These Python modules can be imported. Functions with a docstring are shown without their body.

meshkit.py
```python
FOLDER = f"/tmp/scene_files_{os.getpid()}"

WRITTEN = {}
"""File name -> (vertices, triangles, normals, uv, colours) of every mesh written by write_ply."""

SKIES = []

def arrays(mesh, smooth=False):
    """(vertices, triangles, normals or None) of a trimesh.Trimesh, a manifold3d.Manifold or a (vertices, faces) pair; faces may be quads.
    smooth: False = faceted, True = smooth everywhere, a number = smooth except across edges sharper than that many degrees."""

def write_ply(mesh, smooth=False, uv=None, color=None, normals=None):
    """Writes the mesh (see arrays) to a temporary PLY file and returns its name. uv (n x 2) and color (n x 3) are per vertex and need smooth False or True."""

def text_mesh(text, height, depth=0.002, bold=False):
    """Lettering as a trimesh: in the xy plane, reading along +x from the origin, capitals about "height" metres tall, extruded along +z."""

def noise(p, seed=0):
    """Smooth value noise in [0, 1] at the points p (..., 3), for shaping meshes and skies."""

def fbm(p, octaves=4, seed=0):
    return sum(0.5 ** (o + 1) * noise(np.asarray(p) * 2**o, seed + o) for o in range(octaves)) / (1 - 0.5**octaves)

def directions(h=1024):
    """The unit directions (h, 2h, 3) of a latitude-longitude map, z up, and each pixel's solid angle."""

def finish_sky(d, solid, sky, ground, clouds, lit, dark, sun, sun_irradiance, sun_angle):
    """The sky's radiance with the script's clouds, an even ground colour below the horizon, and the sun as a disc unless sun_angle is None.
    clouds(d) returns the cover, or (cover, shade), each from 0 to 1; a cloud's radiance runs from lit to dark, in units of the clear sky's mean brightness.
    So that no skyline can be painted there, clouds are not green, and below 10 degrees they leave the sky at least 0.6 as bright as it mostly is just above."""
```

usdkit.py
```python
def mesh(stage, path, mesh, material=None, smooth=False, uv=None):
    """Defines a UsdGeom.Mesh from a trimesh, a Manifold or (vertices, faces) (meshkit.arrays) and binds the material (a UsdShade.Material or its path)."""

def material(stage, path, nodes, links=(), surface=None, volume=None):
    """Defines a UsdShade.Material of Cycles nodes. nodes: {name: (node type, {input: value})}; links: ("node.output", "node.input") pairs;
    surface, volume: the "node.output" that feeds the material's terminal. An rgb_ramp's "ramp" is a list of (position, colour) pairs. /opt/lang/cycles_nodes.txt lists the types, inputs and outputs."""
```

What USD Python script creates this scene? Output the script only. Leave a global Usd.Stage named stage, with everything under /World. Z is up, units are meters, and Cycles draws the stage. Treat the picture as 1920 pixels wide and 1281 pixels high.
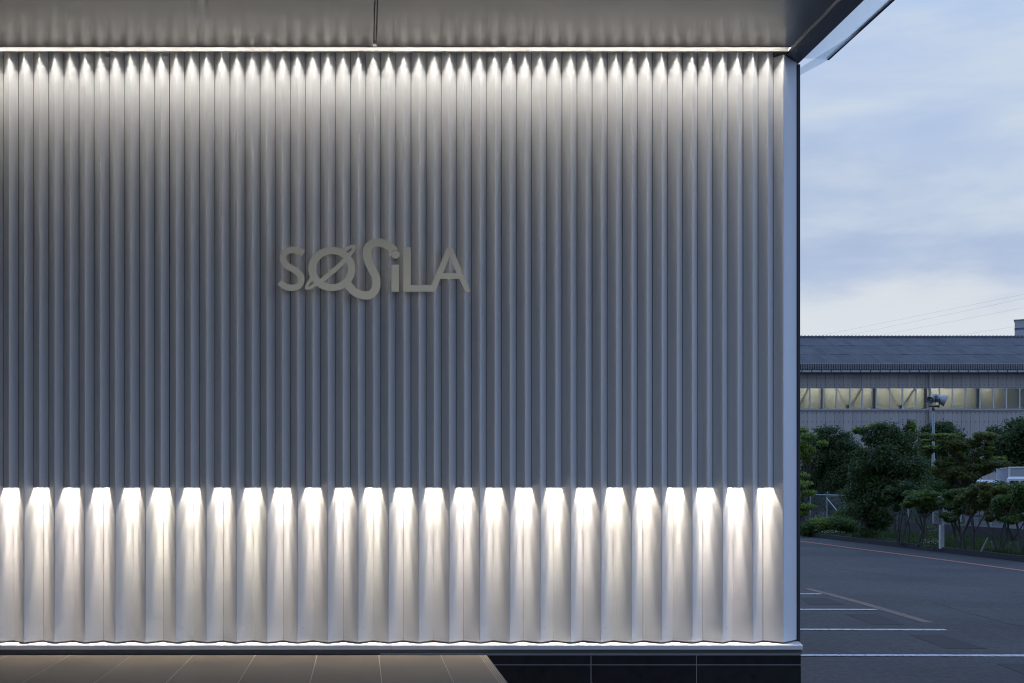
import math
import numpy as np
import trimesh
import usdkit, meshkit
from shapely.geometry import LineString, Polygon, Point
from shapely import affinity, unary_union
from pxr import Usd, UsdGeom, UsdLux, UsdShade, Gf, Sdf

stage = Usd.Stage.CreateInMemory()
UsdGeom.SetStageUpAxis(stage, UsdGeom.Tokens.z)
UsdGeom.SetStageMetersPerUnit(stage, 1.0)
UsdGeom.Xform.Define(stage, '/World')
UsdGeom.Scope.Define(stage, '/World/Looks')

# ------------------------------------------------------------------ camera
EYE = 1.97            # eye height above the parking ground
F = 2100.0            # focal length in pixels of the 1920 wide photograph
VX, VY = 676.0, 914.0 # pixel straight ahead of the camera (shift lens)
cam = UsdGeom.Camera.Define(stage, '/World/camera')
cam.AddTranslateOp().Set(Gf.Vec3d(0, 0, EYE))
cam.AddRotateXOp().Set(90.0)
cam.CreateHorizontalApertureAttr(36.0)
cam.CreateVerticalApertureAttr(36.0 * 683 / 1024)
cam.CreateFocalLengthAttr(36.0 * F / 1920)
cam.CreateHorizontalApertureOffsetAttr((960 - VX) / 1920 * 36.0)
cam.CreateVerticalApertureOffsetAttr((VY - 640.5) / 1920 * 36.0)
cam.CreateClippingRangeAttr(Gf.Vec2f(0.1, 2000))
EXPOSURE = 0.0
cam.CreateExposureAttr(EXPOSURE)

# ------------------------------------------------------------------ sky and sun
SUN_EL, SUN_AZ = math.radians(3.0), math.radians(15.0)   # low behind the building, hidden by cloud
SKY_STRENGTH = 0.10
def S(*c):   # wanted picture radiance -> colour before strength
    return tuple(x / SKY_STRENGTH for x in c)
usdkit.material(stage, '/World/Looks/sky', {
    'tc': ('texture_coordinate', {}),
    'sep': ('separate_xyz', {}),
    'st': ('sky_texture', {'sky_type': 'single_scattering', 'sun_disc': False, 'sun_elevation': SUN_EL, 'sun_rotation': SUN_AZ, 'air_density': 1.0, 'aerosol_density': 1.0}),
    # height gradient of the veil of cloud
    'grad': ('rgb_ramp', {'ramp': [(0.0, (.46, .58, .80)), (.20, (.43, .54, .74)), (.42, (.47, .61, .86)), (.65, (.42, .60, .96)), (1.0, (.38, .59, 1.06))]}),
    # drifting lighter streaks
    'map1': ('mapping', {'scale': (2.2, 2.2, 9.0), 'rotation': (0.06, 0.03, 0)}),
    'n1': ('noise_texture', {'scale': 1.6, 'detail': 6, 'roughness': 0.55, 'distortion': 0.25}),
    'r1': ('map_range', {'from_min': 0.40, 'from_max': 0.70, 'to_min': 0.0, 'to_max': 0.82, 'clamp': True, 'range_type': 'smoothstep'}),
    'map1b': ('mapping', {'scale': (3.0, 3.0, 8.0), 'location': (4.1, 2.0, 1.3)}),
    'n1b': ('noise_texture', {'scale': 0.8, 'detail': 4, 'roughness': 0.5}),
    'r1b': ('map_range', {'from_min': 0.42, 'from_max': 0.64, 'to_min': 0.0, 'to_max': 0.75, 'clamp': True, 'range_type': 'smoothstep'}),
    'dk': ('mix_color', {'blend_type': 'mix', 'b': (.37, .48, .69), 'use_clamp': False}),
    'lit': ('mix_color', {'blend_type': 'mix', 'b': (.64, .72, .82), 'use_clamp': False}),
    # pale band under the cloud edge near the horizon
    'map2': ('mapping', {'scale': (5.0, 5.0, 16.0)}),
    'n2': ('noise_texture', {'scale': 1.2, 'detail': 7, 'roughness': 0.6}),
    'edge': ('math', {'math_type': 'multiply_add', 'value2': 0.10}),
    'r2': ('map_range', {'from_min': 0.182, 'from_max': 0.232, 'to_min': 1.0, 'to_max': 0.0, 'clamp': True, 'range_type': 'smoothstep'}),
    'band': ('mix_color', {'blend_type': 'mix', 'b': (.69, .745, .805), 'use_clamp': False}),
    # the evening sky is darker away from the sunset
    'dot': ('math', {'math_type': 'multiply', 'value2': math.cos(math.radians(24))}), 'dot2': ('math', {'math_type': 'multiply_add', 'value2': math.sin(math.radians(24))}),
    'sunset': ('map_range', {'from_min': 0.74, 'from_max': 0.95, 'to_min': 0.0, 'to_max': 1.0, 'clamp': True, 'range_type': 'smoothstep'}), 'bandf': ('math', {'math_type': 'multiply'}),
    'dim': ('mix_color', {'blend_type': 'multiply', 'fac': 1.0, 'use_clamp': False}),
    'dimc': ('mix_color', {'blend_type': 'mix', 'b': (1, 1, 1), 'use_clamp': False}),
    'away': ('map_range', {'from_min': -0.97, 'from_max': 0.05, 'to_min': 0.0, 'to_max': 1.0, 'clamp': True, 'range_type': 'smoothstep'}),
    'east': ('mix_color', {'blend_type': 'mix', 'a': (.56, .57, .59), 'b': (.92, 1.07, 1.36), 'use_clamp': False}),
    'gain': ('mix_color', {'blend_type': 'multiply', 'fac': 1.0, 'b': (1 / SKY_STRENGTH,) * 3, 'use_clamp': False}),
    'veil': ('mix_color', {'blend_type': 'mix', 'fac': 0.985, 'use_clamp': False}),
    'bg': ('background_shader', {'strength': SKY_STRENGTH}),
}, [('tc.generated', 'sep.vector'), ('sep.z', 'grad.fac'), ('tc.generated', 'map1.vector'), ('map1.vector', 'n1.vector'), ('n1.fac', 'r1.value'),
    ('tc.generated', 'map1b.vector'), ('map1b.vector', 'n1b.vector'), ('n1b.fac', 'r1b.value'),
    ('grad.color', 'dk.a'), ('r1b.result', 'dk.fac'), ('dk.result', 'lit.a'), ('r1.result', 'lit.fac'),
    ('tc.generated', 'map2.vector'), ('map2.vector', 'n2.vector'), ('n2.fac', 'edge.value1'), ('sep.z', 'edge.value3'), ('edge.value', 'r2.value'),
    ('lit.result', 'band.a'), ('r2.result', 'bandf.value1'), ('sunset.result', 'bandf.value2'), ('bandf.value', 'band.fac'),
    ('sep.y', 'dot.value1'), ('sep.x', 'dot2.value1'), ('dot.value', 'dot2.value3'), ('dot2.value', 'sunset.value'), ('sunset.result', 'dimc.fac'), ('dot2.value', 'away.value'), ('away.result', 'east.fac'), ('east.result', 'dimc.a'), ('band.result', 'dim.a'), ('dimc.result', 'dim.b'),
    ('dim.result', 'gain.a'), ('st.color', 'veil.a'), ('gain.result', 'veil.b'), ('veil.result', 'bg.color')], surface='bg.background')
dome = UsdLux.DomeLight.Define(stage, '/World/sky')
UsdShade.MaterialBindingAPI.Apply(dome.GetPrim()).Bind(UsdShade.Material.Get(stage, '/World/Looks/sky'))
dome.GetPrim().SetCustomDataByKey('kind', 'structure')
sun = UsdLux.DistantLight.Define(stage, '/World/sun')
sun.CreateNormalizeAttr(True)
sun.CreateIntensityAttr(0.12)
sun.CreateAngleAttr(30.0)
sun.CreateColorAttr(Gf.Vec3f(1.0, .93, .86))
sun.AddRotateZOp().Set(-math.degrees(SUN_AZ))
sun.AddRotateXOp().Set(-(90.0 - math.degrees(SUN_EL)))

# ------------------------------------------------------------------ strengths of the lamps the photograph shows
LED_STRENGTH = 85.0       # linear strip in the canopy slot
GRAZE_INTENSITY = 6000.0  # its small lenses, aimed down along the wall
GRAZE_ANGLE, GRAZE_TILT = 26.0, 4.0
DOWN_STRENGTH = 60.0       # lens seen inside the small recessed downlights in the pleats
BEZEL_STRENGTH = 300.0   # their weakly glowing lens rims
TUBE_STRENGTH = 13.0       # fluorescent tubes in the factory
WARM = (1.0, .955, .895)
CORE_ANGLE = 6.2
CORE_INTENSITY = 225000.0   # narrow spot of each downlight, and the wider skirt of its beam
MID_ANGLE = 13.5
MID_INTENSITY = 66000.0
WIDE_ANGLE, WIDE_INTENSITY = 42.0, 15000.0

# ------------------------------------------------------------------ helpers
used = {}
def numbered(path):
    n = used.get(path, 0); used[path] = n + 1
    return path if n == 0 else f'{path}_{n:03d}'
def P_(parent): return '/World' if parent is None else str(parent.GetPath())
def tag(p, label=None, cat=None, group=None, kind=None):
    for k, v in (('label', label), ('category', cat), ('group', group), ('kind', kind)):
        if v: p.SetCustomDataByKey(k, v)
    return p
def thing(name, label=None, cat=None, loc=(0, 0, 0), rz=0.0, group=None, kind=None, parent=None):
    x = UsdGeom.Xform.Define(stage, numbered(P_(parent) + '/' + name))
    x.AddTranslateOp().Set(Gf.Vec3d(*map(float, loc)))
    if rz: x.AddRotateZOp().Set(float(rz))
    return tag(x.GetPrim(), label, cat, group, kind)
def obj(name, mesh, m, parent=None, smooth=False, **kw):
    if isinstance(mesh, list): mesh = trimesh.util.concatenate(mesh)
    p = usdkit.mesh(stage, numbered(P_(parent) + '/' + name), mesh, '/World/Looks/' + m, smooth=smooth).GetPrim()
    return tag(p, **kw) if kw else p
def copy_of(src, loc, rz=0.0, label=None, group=None, extra_scale=None):
    was = src.GetCustomData()
    x = UsdGeom.Xform.Define(stage, numbered('/World/' + src.GetName().rstrip('0123456789').rstrip('_') if src.GetName()[-1].isdigit() else '/World/' + src.GetName()))
    x.GetPrim().GetReferences().AddInternalReference(src.GetPath())
    x.ClearXformOpOrder()
    x = UsdGeom.Xformable(x.GetPrim())
    a = x.GetPrim().GetAttribute('xformOp:translate'); a.Set(Gf.Vec3d(*map(float, loc)))
    ops = ['xformOp:translate']
    r = x.GetPrim().CreateAttribute('xformOp:rotateZ', Sdf.ValueTypeNames.Float); r.Set(float(rz)); ops.append('xformOp:rotateZ')
    if extra_scale:
        s = x.GetPrim().CreateAttribute('xformOp:scale', Sdf.ValueTypeNames.Float3); s.Set(Gf.Vec3f(*map(float, extra_scale))); ops.append('xformOp:scale')
    x.GetPrim().CreateAttribute('xformOpOrder', Sdf.ValueTypeNames.TokenArray, False, Sdf.VariabilityUniform).Set(ops)
    x.GetPrim().SetInstanceable(True)
    return tag(x.GetPrim(), label or was.get('label'), was.get('category'), group or was.get('group'))

def box(x0, x1, y0, y1, z0, z1):
    m = trimesh.creation.box((x1 - x0, y1 - y0, z1 - z0)); m.apply_translation(((x0 + x1) / 2, (y0 + y1) / 2, (z0 + z1) / 2)); return m
def cbox(x0, x1, y0, y1, z0, z1, c=0.004):
    """A box with chamfered edges."""
    pts = []
    for sx in (0, 1):
        for sy in (0, 1):
            for sz in (0, 1):
                x, y, z = (x0, x1)[sx], (y0, y1)[sy], (z0, z1)[sz]
                dx, dy, dz = (c, -c)[sx], (c, -c)[sy], (c, -c)[sz]
                pts += [(x, y + dy, z + dz), (x + dx, y, z + dz), (x + dx, y + dy, z)]
    return trimesh.convex.convex_hull(np.array(pts))
def tube(a, b, r0, r1=None, n=8, caps=True):
    r1 = r0 if r1 is None else r1
    a, b = np.asarray(a, float), np.asarray(b, float)
    d = b - a; L = np.linalg.norm(d); d /= max(L, 1e-9)
    u = np.cross(d, (0, 0, 1) if abs(d[2]) < .95 else (1, 0, 0)); u /= np.linalg.norm(u); w = np.cross(u, d)
    t = np.linspace(0, 2 * np.pi, n, endpoint=False)
    ring = np.cos(t)[:, None] * u + np.sin(t)[:, None] * w
    v = np.vstack([a + r0 * ring, b + r1 * ring]); i = np.arange(n); j = (i + 1) % n
    f = np.vstack([np.stack([i, j, j + n], 1), np.stack([i, j + n, i + n], 1)])
    if caps:
        v = np.vstack([v, a, b]); f = np.vstack([f, np.stack([j, i, np.full(n, 2 * n)], 1), np.stack([i + n, j + n, np.full(n, 2 * n + 1)], 1)])
    m = trimesh.Trimesh(v, f, process=False); m.invert(); return m if m.volume > 0 or not caps else trimesh.Trimesh(v, f, process=False)
def polytube(pts, radii, n=7):
    return [tube(pts[i], pts[i + 1], radii[i], radii[i + 1], n) for i in range(len(pts) - 1)]
def rot(m, ang, axis, at=(0, 0, 0)):
    m.apply_transform(trimesh.transformations.rotation_matrix(ang, axis, at)); return m
def ribbon(pts, t, z0, z1):
    """A folded sheet: plan polyline pts (x, y), thickness t away from the viewer (+y normal side), from z0 to z1, closed."""
    p = np.asarray(pts, float); n = len(p)
    d = np.gradient(p, axis=0) if n > 2 else np.repeat((p[1:] - p[:1]), 2, 0)
    seg = np.diff(p, axis=0); seg /= np.linalg.norm(seg, axis=1)[:, None]
    nr = np.stack([-seg[:, 1], seg[:, 0]], 1)
    vn = np.zeros_like(p); vn[:-1] += nr; vn[1:] += nr
    vn /= np.linalg.norm(vn, axis=1)[:, None]
    k = np.ones(n); k[1:-1] = 1 / np.maximum(.4, np.einsum('ij,ij->i', vn[1:-1], nr[1:]))
    q = p + vn * (t * k)[:, None]
    V = np.vstack([np.c_[p, np.full(n, z0)], np.c_[p, np.full(n, z1)], np.c_[q, np.full(n, z0)], np.c_[q, np.full(n, z1)]])
    f = []
    for i in range(n - 1):
        a, b = i, i + 1
        f += [(a, b, b + n), (a, b + n, a + n)]                                   # front
        f += [(a + 2 * n, b + 3 * n, b + 2 * n), (a + 2 * n, a + 3 * n, b + 3 * n)]  # back
        f += [(a, a + 2 * n, b + 2 * n), (a, b + 2 * n, b)]                         # bottom
        f += [(a + n, b + n, b + 3 * n), (a + n, b + 3 * n, a + 3 * n)]             # top
    f += [(0, n, 3 * n), (0, 3 * n, 2 * n)]
    e = n - 1
    f += [(e, e + 2 * n, e + 3 * n), (e, e + 3 * n, e + n)]
    return trimesh.Trimesh(V, np.array(f), process=False)
def fillet(a, c, b, r, n=5):
    """Points that round the corner c between a and b."""
    a, c, b = map(lambda q: np.asarray(q, float), (a, c, b))
    u, w = (a - c) / np.linalg.norm(a - c), (b - c) / np.linalg.norm(b - c)
    half = math.acos(np.clip(u @ w, -1, 1)) / 2
    L = r / math.tan(half); m = (u + w) / np.linalg.norm(u + w); o = c + m * r / math.sin(half)
    p0, p1 = c + u * L, c + w * L
    a0, a1 = math.atan2(*(p0 - o)[::-1]), math.atan2(*(p1 - o)[::-1])
    if a1 - a0 > math.pi: a1 -= 2 * math.pi
    if a0 - a1 > math.pi: a1 += 2 * math.pi
    return [tuple(o + r * np.array((math.cos(t), math.sin(t)))) for t in np.linspace(a0, a1, n)]
def extrude(poly, h):
    polys = getattr(poly, 'geoms', [poly])
    return trimesh.util.concatenate([trimesh.creation.extrude_polygon(g, h, engine='earcut') for g in polys])
def U(px, py, Z):  # a point of the place seen at a pixel, at distance Z in front of the camera
    return np.array([(px - VX) / F * Z, Z, EYE - (py - VY) / F * Z])
def X(px, Z): return (px - VX) / F * Z
def Zh(py, Z): return EYE - (py - VY) / F * Z

# ------------------------------------------------------------------ materials
def mat(name, color, rough=.5, metal=0.0, var=0.0, scale=6.0, bump=0.0, bscale=60.0, spec=.5, stretch=(1, 1, 1), rvar=0.0, island=0.0, detail=4, coat=0.0, each=0.0):
    n = {'p': ('principled_bsdf', {'base_color': color, 'roughness': rough, 'metallic': metal, 'specular_ior_level': spec, 'coat_weight': coat, 'coat_roughness': .1})}
    l = []
    if var or bump or rvar:
        n['g'] = ('geometry', {}); n['mp'] = ('mapping', {'scale': stretch}); l += [('g.position', 'mp.vector')]
    if var or rvar:
        n['nz'] = ('noise_texture', {'scale': scale, 'detail': detail, 'roughness': .6}); l += [('mp.vector', 'nz.vector')]
    src = None
    if var:
        n['mr'] = ('map_range', {'from_min': .25, 'from_max': .75, 'to_min': 1 - var, 'to_max': 1 + var, 'clamp': True})
        n['c'] = ('combine_xyz', {}); n['mx'] = ('mix_color', {'blend_type': 'multiply', 'fac': 1.0, 'a': color, 'use_clamp': False})
        l += [('nz.fac', 'mr.value'), ('mr.result', 'c.x'), ('mr.result', 'c.y'), ('mr.result', 'c.z'), ('c.vector', 'mx.b')]
        src = 'mx.result'
    island = island or each
    if island:
        n['gi'] = ('object_info' if each else 'geometry', {}); n['mi'] = ('map_range', {'to_min': 1 - island, 'to_max': 1 + island})
        n['ci'] = ('combine_xyz', {}); n['mxi'] = ('mix_color', {'blend_type': 'multiply', 'fac': 1.0, 'a': color, 'use_clamp': False})
        l += [('gi.random' if each else 'gi.random_per_island', 'mi.value'), ('mi.result', 'ci.x'), ('mi.result', 'ci.y'), ('mi.result', 'ci.z'), ('ci.vector', 'mxi.b')]
        if src: l += [(src, 'mxi.a')]
        src = 'mxi.result'
    if src: l += [(src, 'p.base_color')]
    if rvar:
        n['rr'] = ('map_range', {'from_min': .3, 'from_max': .7, 'to_min': max(0, rough - rvar), 'to_max': rough + rvar, 'clamp': True}); l += [('nz.fac', 'rr.value'), ('rr.result', 'p.roughness')]
    if bump:
        n['nb'] = ('noise_texture', {'scale': bscale, 'detail': 3}); n['b'] = ('bump', {'strength': bump, 'distance': .01})
        l += [('mp.vector', 'nb.vector'), ('nb.fac', 'b.height'), ('b.normal', 'p.normal')]
    return usdkit.material(stage, '/World/Looks/' + name, n, l, surface='p.BSDF')
def glow(name, color, strength):
    return usdkit.material(stage, '/World/Looks/' + name, {'e': ('emission', {'color': color, 'strength': strength})}, [], surface='e.emission')
def leaf(name, c1, c2, trans=.38):
    """Leaves whose tone varies from leaf to leaf and in patches."""
    n = {'g': ('geometry', {}), 'nz': ('noise_texture', {'scale': 1.6, 'detail': 3}),
         'ad': ('math', {'math_type': 'multiply_add', 'value2': .55}), 'ml': ('math', {'math_type': 'multiply', 'value2': .45}),
         'rp': ('rgb_ramp', {'ramp': [(0.15, c1), (.55, tuple((a + b) / 2 for a, b in zip(c1, c2))), (.86, c2), (1.0, tuple(min(.7, x * 1.5) for x in c2))]}),
         'p': ('principled_bsdf', {'roughness': .42, 'specular_ior_level': .6}), 't': ('translucent_bsdf', {}), 'm': ('mix_closure', {'fac': trans})}
    l = [('g.position', 'nz.vector'), ('nz.fac', 'ml.value1'), ('g.random_per_island', 'ad.value1'), ('ml.value', 'ad.value3'), ('ad.value', 'rp.fac'),
         ('rp.color', 'p.base_color'), ('rp.color', 't.color'), ('p.BSDF', 'm.closure1'), ('t.BSDF', 'm.closure2')]
    usdkit.material(stage, '/World/Looks/' + name, n, l, surface='m.closure')

mat('pleat_metal', (.75, .745, .735), .5, .08, each=.02, var=.03, scale=14, stretch=(14, 14, .35), detail=3, spec=.3)
mat('fin_metal', (.75, .745, .735), .5, .08, each=.02, var=.03, scale=14, stretch=(14, 14, .35), detail=3, spec=.3)
mat('soffit_metal', (.29, .285, .275), .34, .8, var=.015, scale=2)
mat('beam_metal', (.22, .225, .24), .38, .7, var=.03, scale=6)
mat('trim_white', (.60, .59, .575), .45)
mat('trim_head', (.42, .41, .395), .5)
mat('trim_grey', (.42, .42, .41), .4, .6)
mat('dark_trim', (.035, .036, .04), .5)
mat('backing_black', (.02, .02, .02), .8)
mat('ledge_metal', (.66, .655, .64), .45, .1, var=.03, scale=5)
mat('skirt_metal', (.12, .12, .125), .45, .4)
mat('sign_metal', (.97, .80, .55), .28, .66, var=.03, scale=40)
mat('sign_side', (.30, .295, .27), .5, .25)
mat('screw_steel', (.7, .7, .7), .25, 1.0)
mat('black_tile', (.011, .011, .0115), .38, 0, each=.25, var=.3, scale=9, rvar=.06, spec=.28)
mat('tile_joint', (.26, .26, .26), .8)
mat('porch_tile', (.142, .115, .088), .55, 0, each=.14, var=.16, scale=3.0, stretch=(1, 9, 1), rvar=.05, bump=.05, bscale=50)
mat('porch_joint', (.45, .41, .34), .85)
mat('render_dark', (.20, .18, .165), .7, var=.06)
mat('roof_white', (.55, .56, .58), .6)
mat('lamp_can', (.05, .05, .05), .5)
glow('led_glow', WARM, LED_STRENGTH)
glow('down_glow', (1.0, .92, .83), DOWN_STRENGTH)
glow('bezel_glow', (1.0, .905, .79), BEZEL_STRENGTH)
glow('tube_glow', (1.0, .98, .82), TUBE_STRENGTH)
usdkit.material(stage, '/World/Looks/eave_glass', {
    'tr': ('transparent_bsdf', {'color': (.93, .96, .97)}), 'tl': ('translucent_bsdf', {'color': (.92, .88, .80)}), 'gl': ('glossy_bsdf', {'roughness': .05, 'color': (1, 1, 1)}),
    'm1': ('mix_closure', {'fac': .22}), 'lw': ('layer_weight', {'blend': .5}), 'fr': ('math', {'math_type': 'power', 'value2': 4.0}), 'm2': ('mix_closure', {})},
    [('tr.BSDF', 'm1.closure1'), ('tl.BSDF', 'm1.closure2'), ('lw.facing', 'fr.value1'), ('fr.value', 'm2.fac'), ('m1.closure', 'm2.closure1'), ('gl.BSDF', 'm2.closure2')], surface='m2.closure')
usdkit.material(stage, '/World/Looks/window_glass', {
    'tr': ('transparent_bsdf', {'color': (.80, .86, .84)}), 'gl': ('glossy_bsdf', {'roughness': .03, 'color': (1, 1, 1)}), 'fr': ('fresnel', {'IOR': 1.5}), 'm': ('mix_closure', {})},
    [('fr.fac', 'm.fac'), ('tr.BSDF', 'm.closure1'), ('gl.BSDF', 'm.closure2')], surface='m.closure')
usdkit.material(stage, '/World/Looks/frosted_pane', {
    'tr': ('transparent_bsdf', {'color': (.88, .89, .87)}), 'tl': ('translucent_bsdf', {'color': (.78, .79, .76)}), 'df': ('diffuse_bsdf', {'color': (.25, .28, .28)}),
    'm1': ('mix_closure', {'fac': .55}), 'm2': ('mix_closure', {'fac': .15})},
    [('tr.BSDF', 'm1.closure1'), ('tl.BSDF', 'm1.closure2'), ('m1.closure', 'm2.closure1'), ('df.BSDF', 'm2.closure2')], surface='m2.closure')

# asphalt: aggregate speckle, broad tonal drift
usdkit.material(stage, '/World/Looks/asphalt', {
    'g': ('geometry', {}), 'n1': ('noise_texture', {'scale': 16.0, 'detail': 6, 'roughness': .85}), 'n2': ('noise_texture', {'scale': .35, 'detail': 4}),
    'v': ('voronoi_texture', {'scale': 60.0}) if False else ('noise_texture', {'scale': 7.0, 'detail': 4, 'roughness': .7}),
    'r1': ('map_range', {'from_min': .3, 'from_max': .7, 'to_min': .30, 'to_max': 1.85}), 'r2': ('map_range', {'from_min': .3, 'from_max': .7, 'to_min': .70, 'to_max': 1.3}),
    'r3': ('map_range', {'from_min': .3, 'from_max': .7, 'to_min': .72, 'to_max': 1.3}),
    'm1': ('math', {'math_type': 'multiply'}), 'm2': ('math', {'math_type': 'multiply'}), 'c': ('combine_xyz', {}),
    'mx': ('mix_color', {'blend_type': 'multiply', 'fac': 1.0, 'a': (.047, .048, .0495), 'use_clamp': False}),
    'b': ('bump', {'strength': .5, 'distance': .01}), 'p': ('principled_bsdf', {'roughness': .82, 'specular_ior_level': .35})},
    [('g.position', 'n1.vector'), ('g.position', 'n2.vector'), ('g.position', 'v.vector'), ('n1.fac', 'r1.value'), ('n2.fac', 'r2.value'), ('v.fac', 'r3.value'),
     ('r1.result', 'm1.value1'), ('r2.result', 'm1.value2'), ('m1.value', 'm2.value1'), ('r3.result', 'm2.value2'), ('m2.value', 'c.x'), ('m2.value', 'c.y'), ('m2.value', 'c.z'),
     ('c.vector', 'mx.b'), ('mx.result', 'p.base_color'), ('n1.fac', 'b.height'), ('b.normal', 'p.normal')], surface='p.BSDF')
mat('asphalt_patch', (.020, .0205, .022), .85, var=.25, scale=30, bump=.4, bscale=40)
def paint(name, color, lo, hi):
    """Road paint worn through to the asphalt in places."""
    usdkit.material(stage, '/World/Looks/' + name, {
        'g': ('geometry', {}), 'n': ('noise_texture', {'scale': 16.0, 'detail': 6, 'roughness': .75}), 'r': ('map_range', {'from_min': lo, 'from_max': hi, 'clamp': True}),
        'mx': ('mix_color', {'a': (.08, .08, .08), 'b': color}), 'p': ('principled_bsdf', {'roughness': .75})},
        [('g.position', 'n.vector'), ('n.fac', 'r.value'), ('r.result', 'mx.fac'), ('mx.result', 'p.base_color')], surface='p.BSDF')
paint('white_paint', (.70, .71, .72), .33, .55)
paint('orange_paint', (.60, .20, .09), .34, .56)
paint('faded_paint', (.34, .17, .07), .42, .68)
mat('kerb_concrete', (.020, .020, .021), .9, var=.2, scale=4)
mat('turf', (.05, .085, .025), .95, var=.4, scale=3)
mat('soil', (.045, .038, .03), .95, var=.3, scale=5)
mat('far_ground', (.05, .05, .05), .9, var=.2, scale=.3)
mat('retaining_concrete', (.05, .05, .05), .9, var=.2, scale=2)
leaf('blade_green', (.035, .07, .015), (.10, .17, .035))
leaf('leaf_dark', (0.038, 0.075, 0.017), (0.189, 0.275, 0.052))
leaf('leaf_mid', (0.065, 0.123, 0.025), (0.290, 0.406, 0.065))
leaf('leaf_light', (0.174, 0.268, 0.041), (0.609, 0.754, 0.116))
leaf('leaf_olive', (0.087, 0.113, 0.023), (0.392, 0.406, 0.070))
leaf('petal', (.65, .60, .58), (.8, .78, .76), .2)
leaf('yellow_leaf', (.10, .11, .02), (.28, .26, .05), .2)
mat('bark', (.045, .038, .032), .9, var=.3, scale=20, stretch=(1, 1, .2))
mat('grey_bark', (.055, .048, .042), .9, var=.3, scale=20)
mat('stake_wood', (.22, .20, .17), .8, var=.2, scale=15)
mat('post_concrete', (.45, .45, .44), .85, var=.1, scale=8)
mat('galvanised', (.36, .38, .40), .45, .6, var=.1, scale=10)
mat('dark_steel', (.05, .052, .055), .5, .4)
mat('slate_roof', (.135, .138, .145), .75, 0, each=.10, var=.22, scale=1.3)
mat('rib_slate', (.27, .275, .285), .7)
mat('roof_strip', (.20, .205, .215), .6)
mat('siding', (.43, .405, .39), .75, 0, each=.05, var=.10, scale=1.0, stretch=(3, 1, .25))
mat('siding_warm', (.44, .395, .37), .75, 0, each=.05, var=.10, scale=1.0, stretch=(3, 1, .25))
mat('siding_dark', (.39, .375, .375), .75, 0, each=.05, var=.10, scale=1.0, stretch=(3, 1, .25))
mat('gutter_grey', (.40, .42, .45), .5)
mat('alu_frame', (.55, .57, .58), .4, .4)
mat('steel_green', (.10, .13, .12), .6)
mat('room_paint', (.56, .55, .47), .8)
mat('van_white', (.72, .73, .74), .3, coat=.6)
mat('van_glass', (.02, .022, .025), .06, spec=.8)
mat('rubber', (.02, .02, .02), .8)
mat('truck_box', (.42, .44, .47), .5, .2)
mat('red_lens', (.30, .02, .02), .3)
mat('clear_lens', (.6, .6, .6), .15)
mat('far_wall', (.42, .43, .45), .7)
mat('far_stripe', (.10, .13, .20), .6)
mat('cable', (.12, .12, .13), .6)

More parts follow.
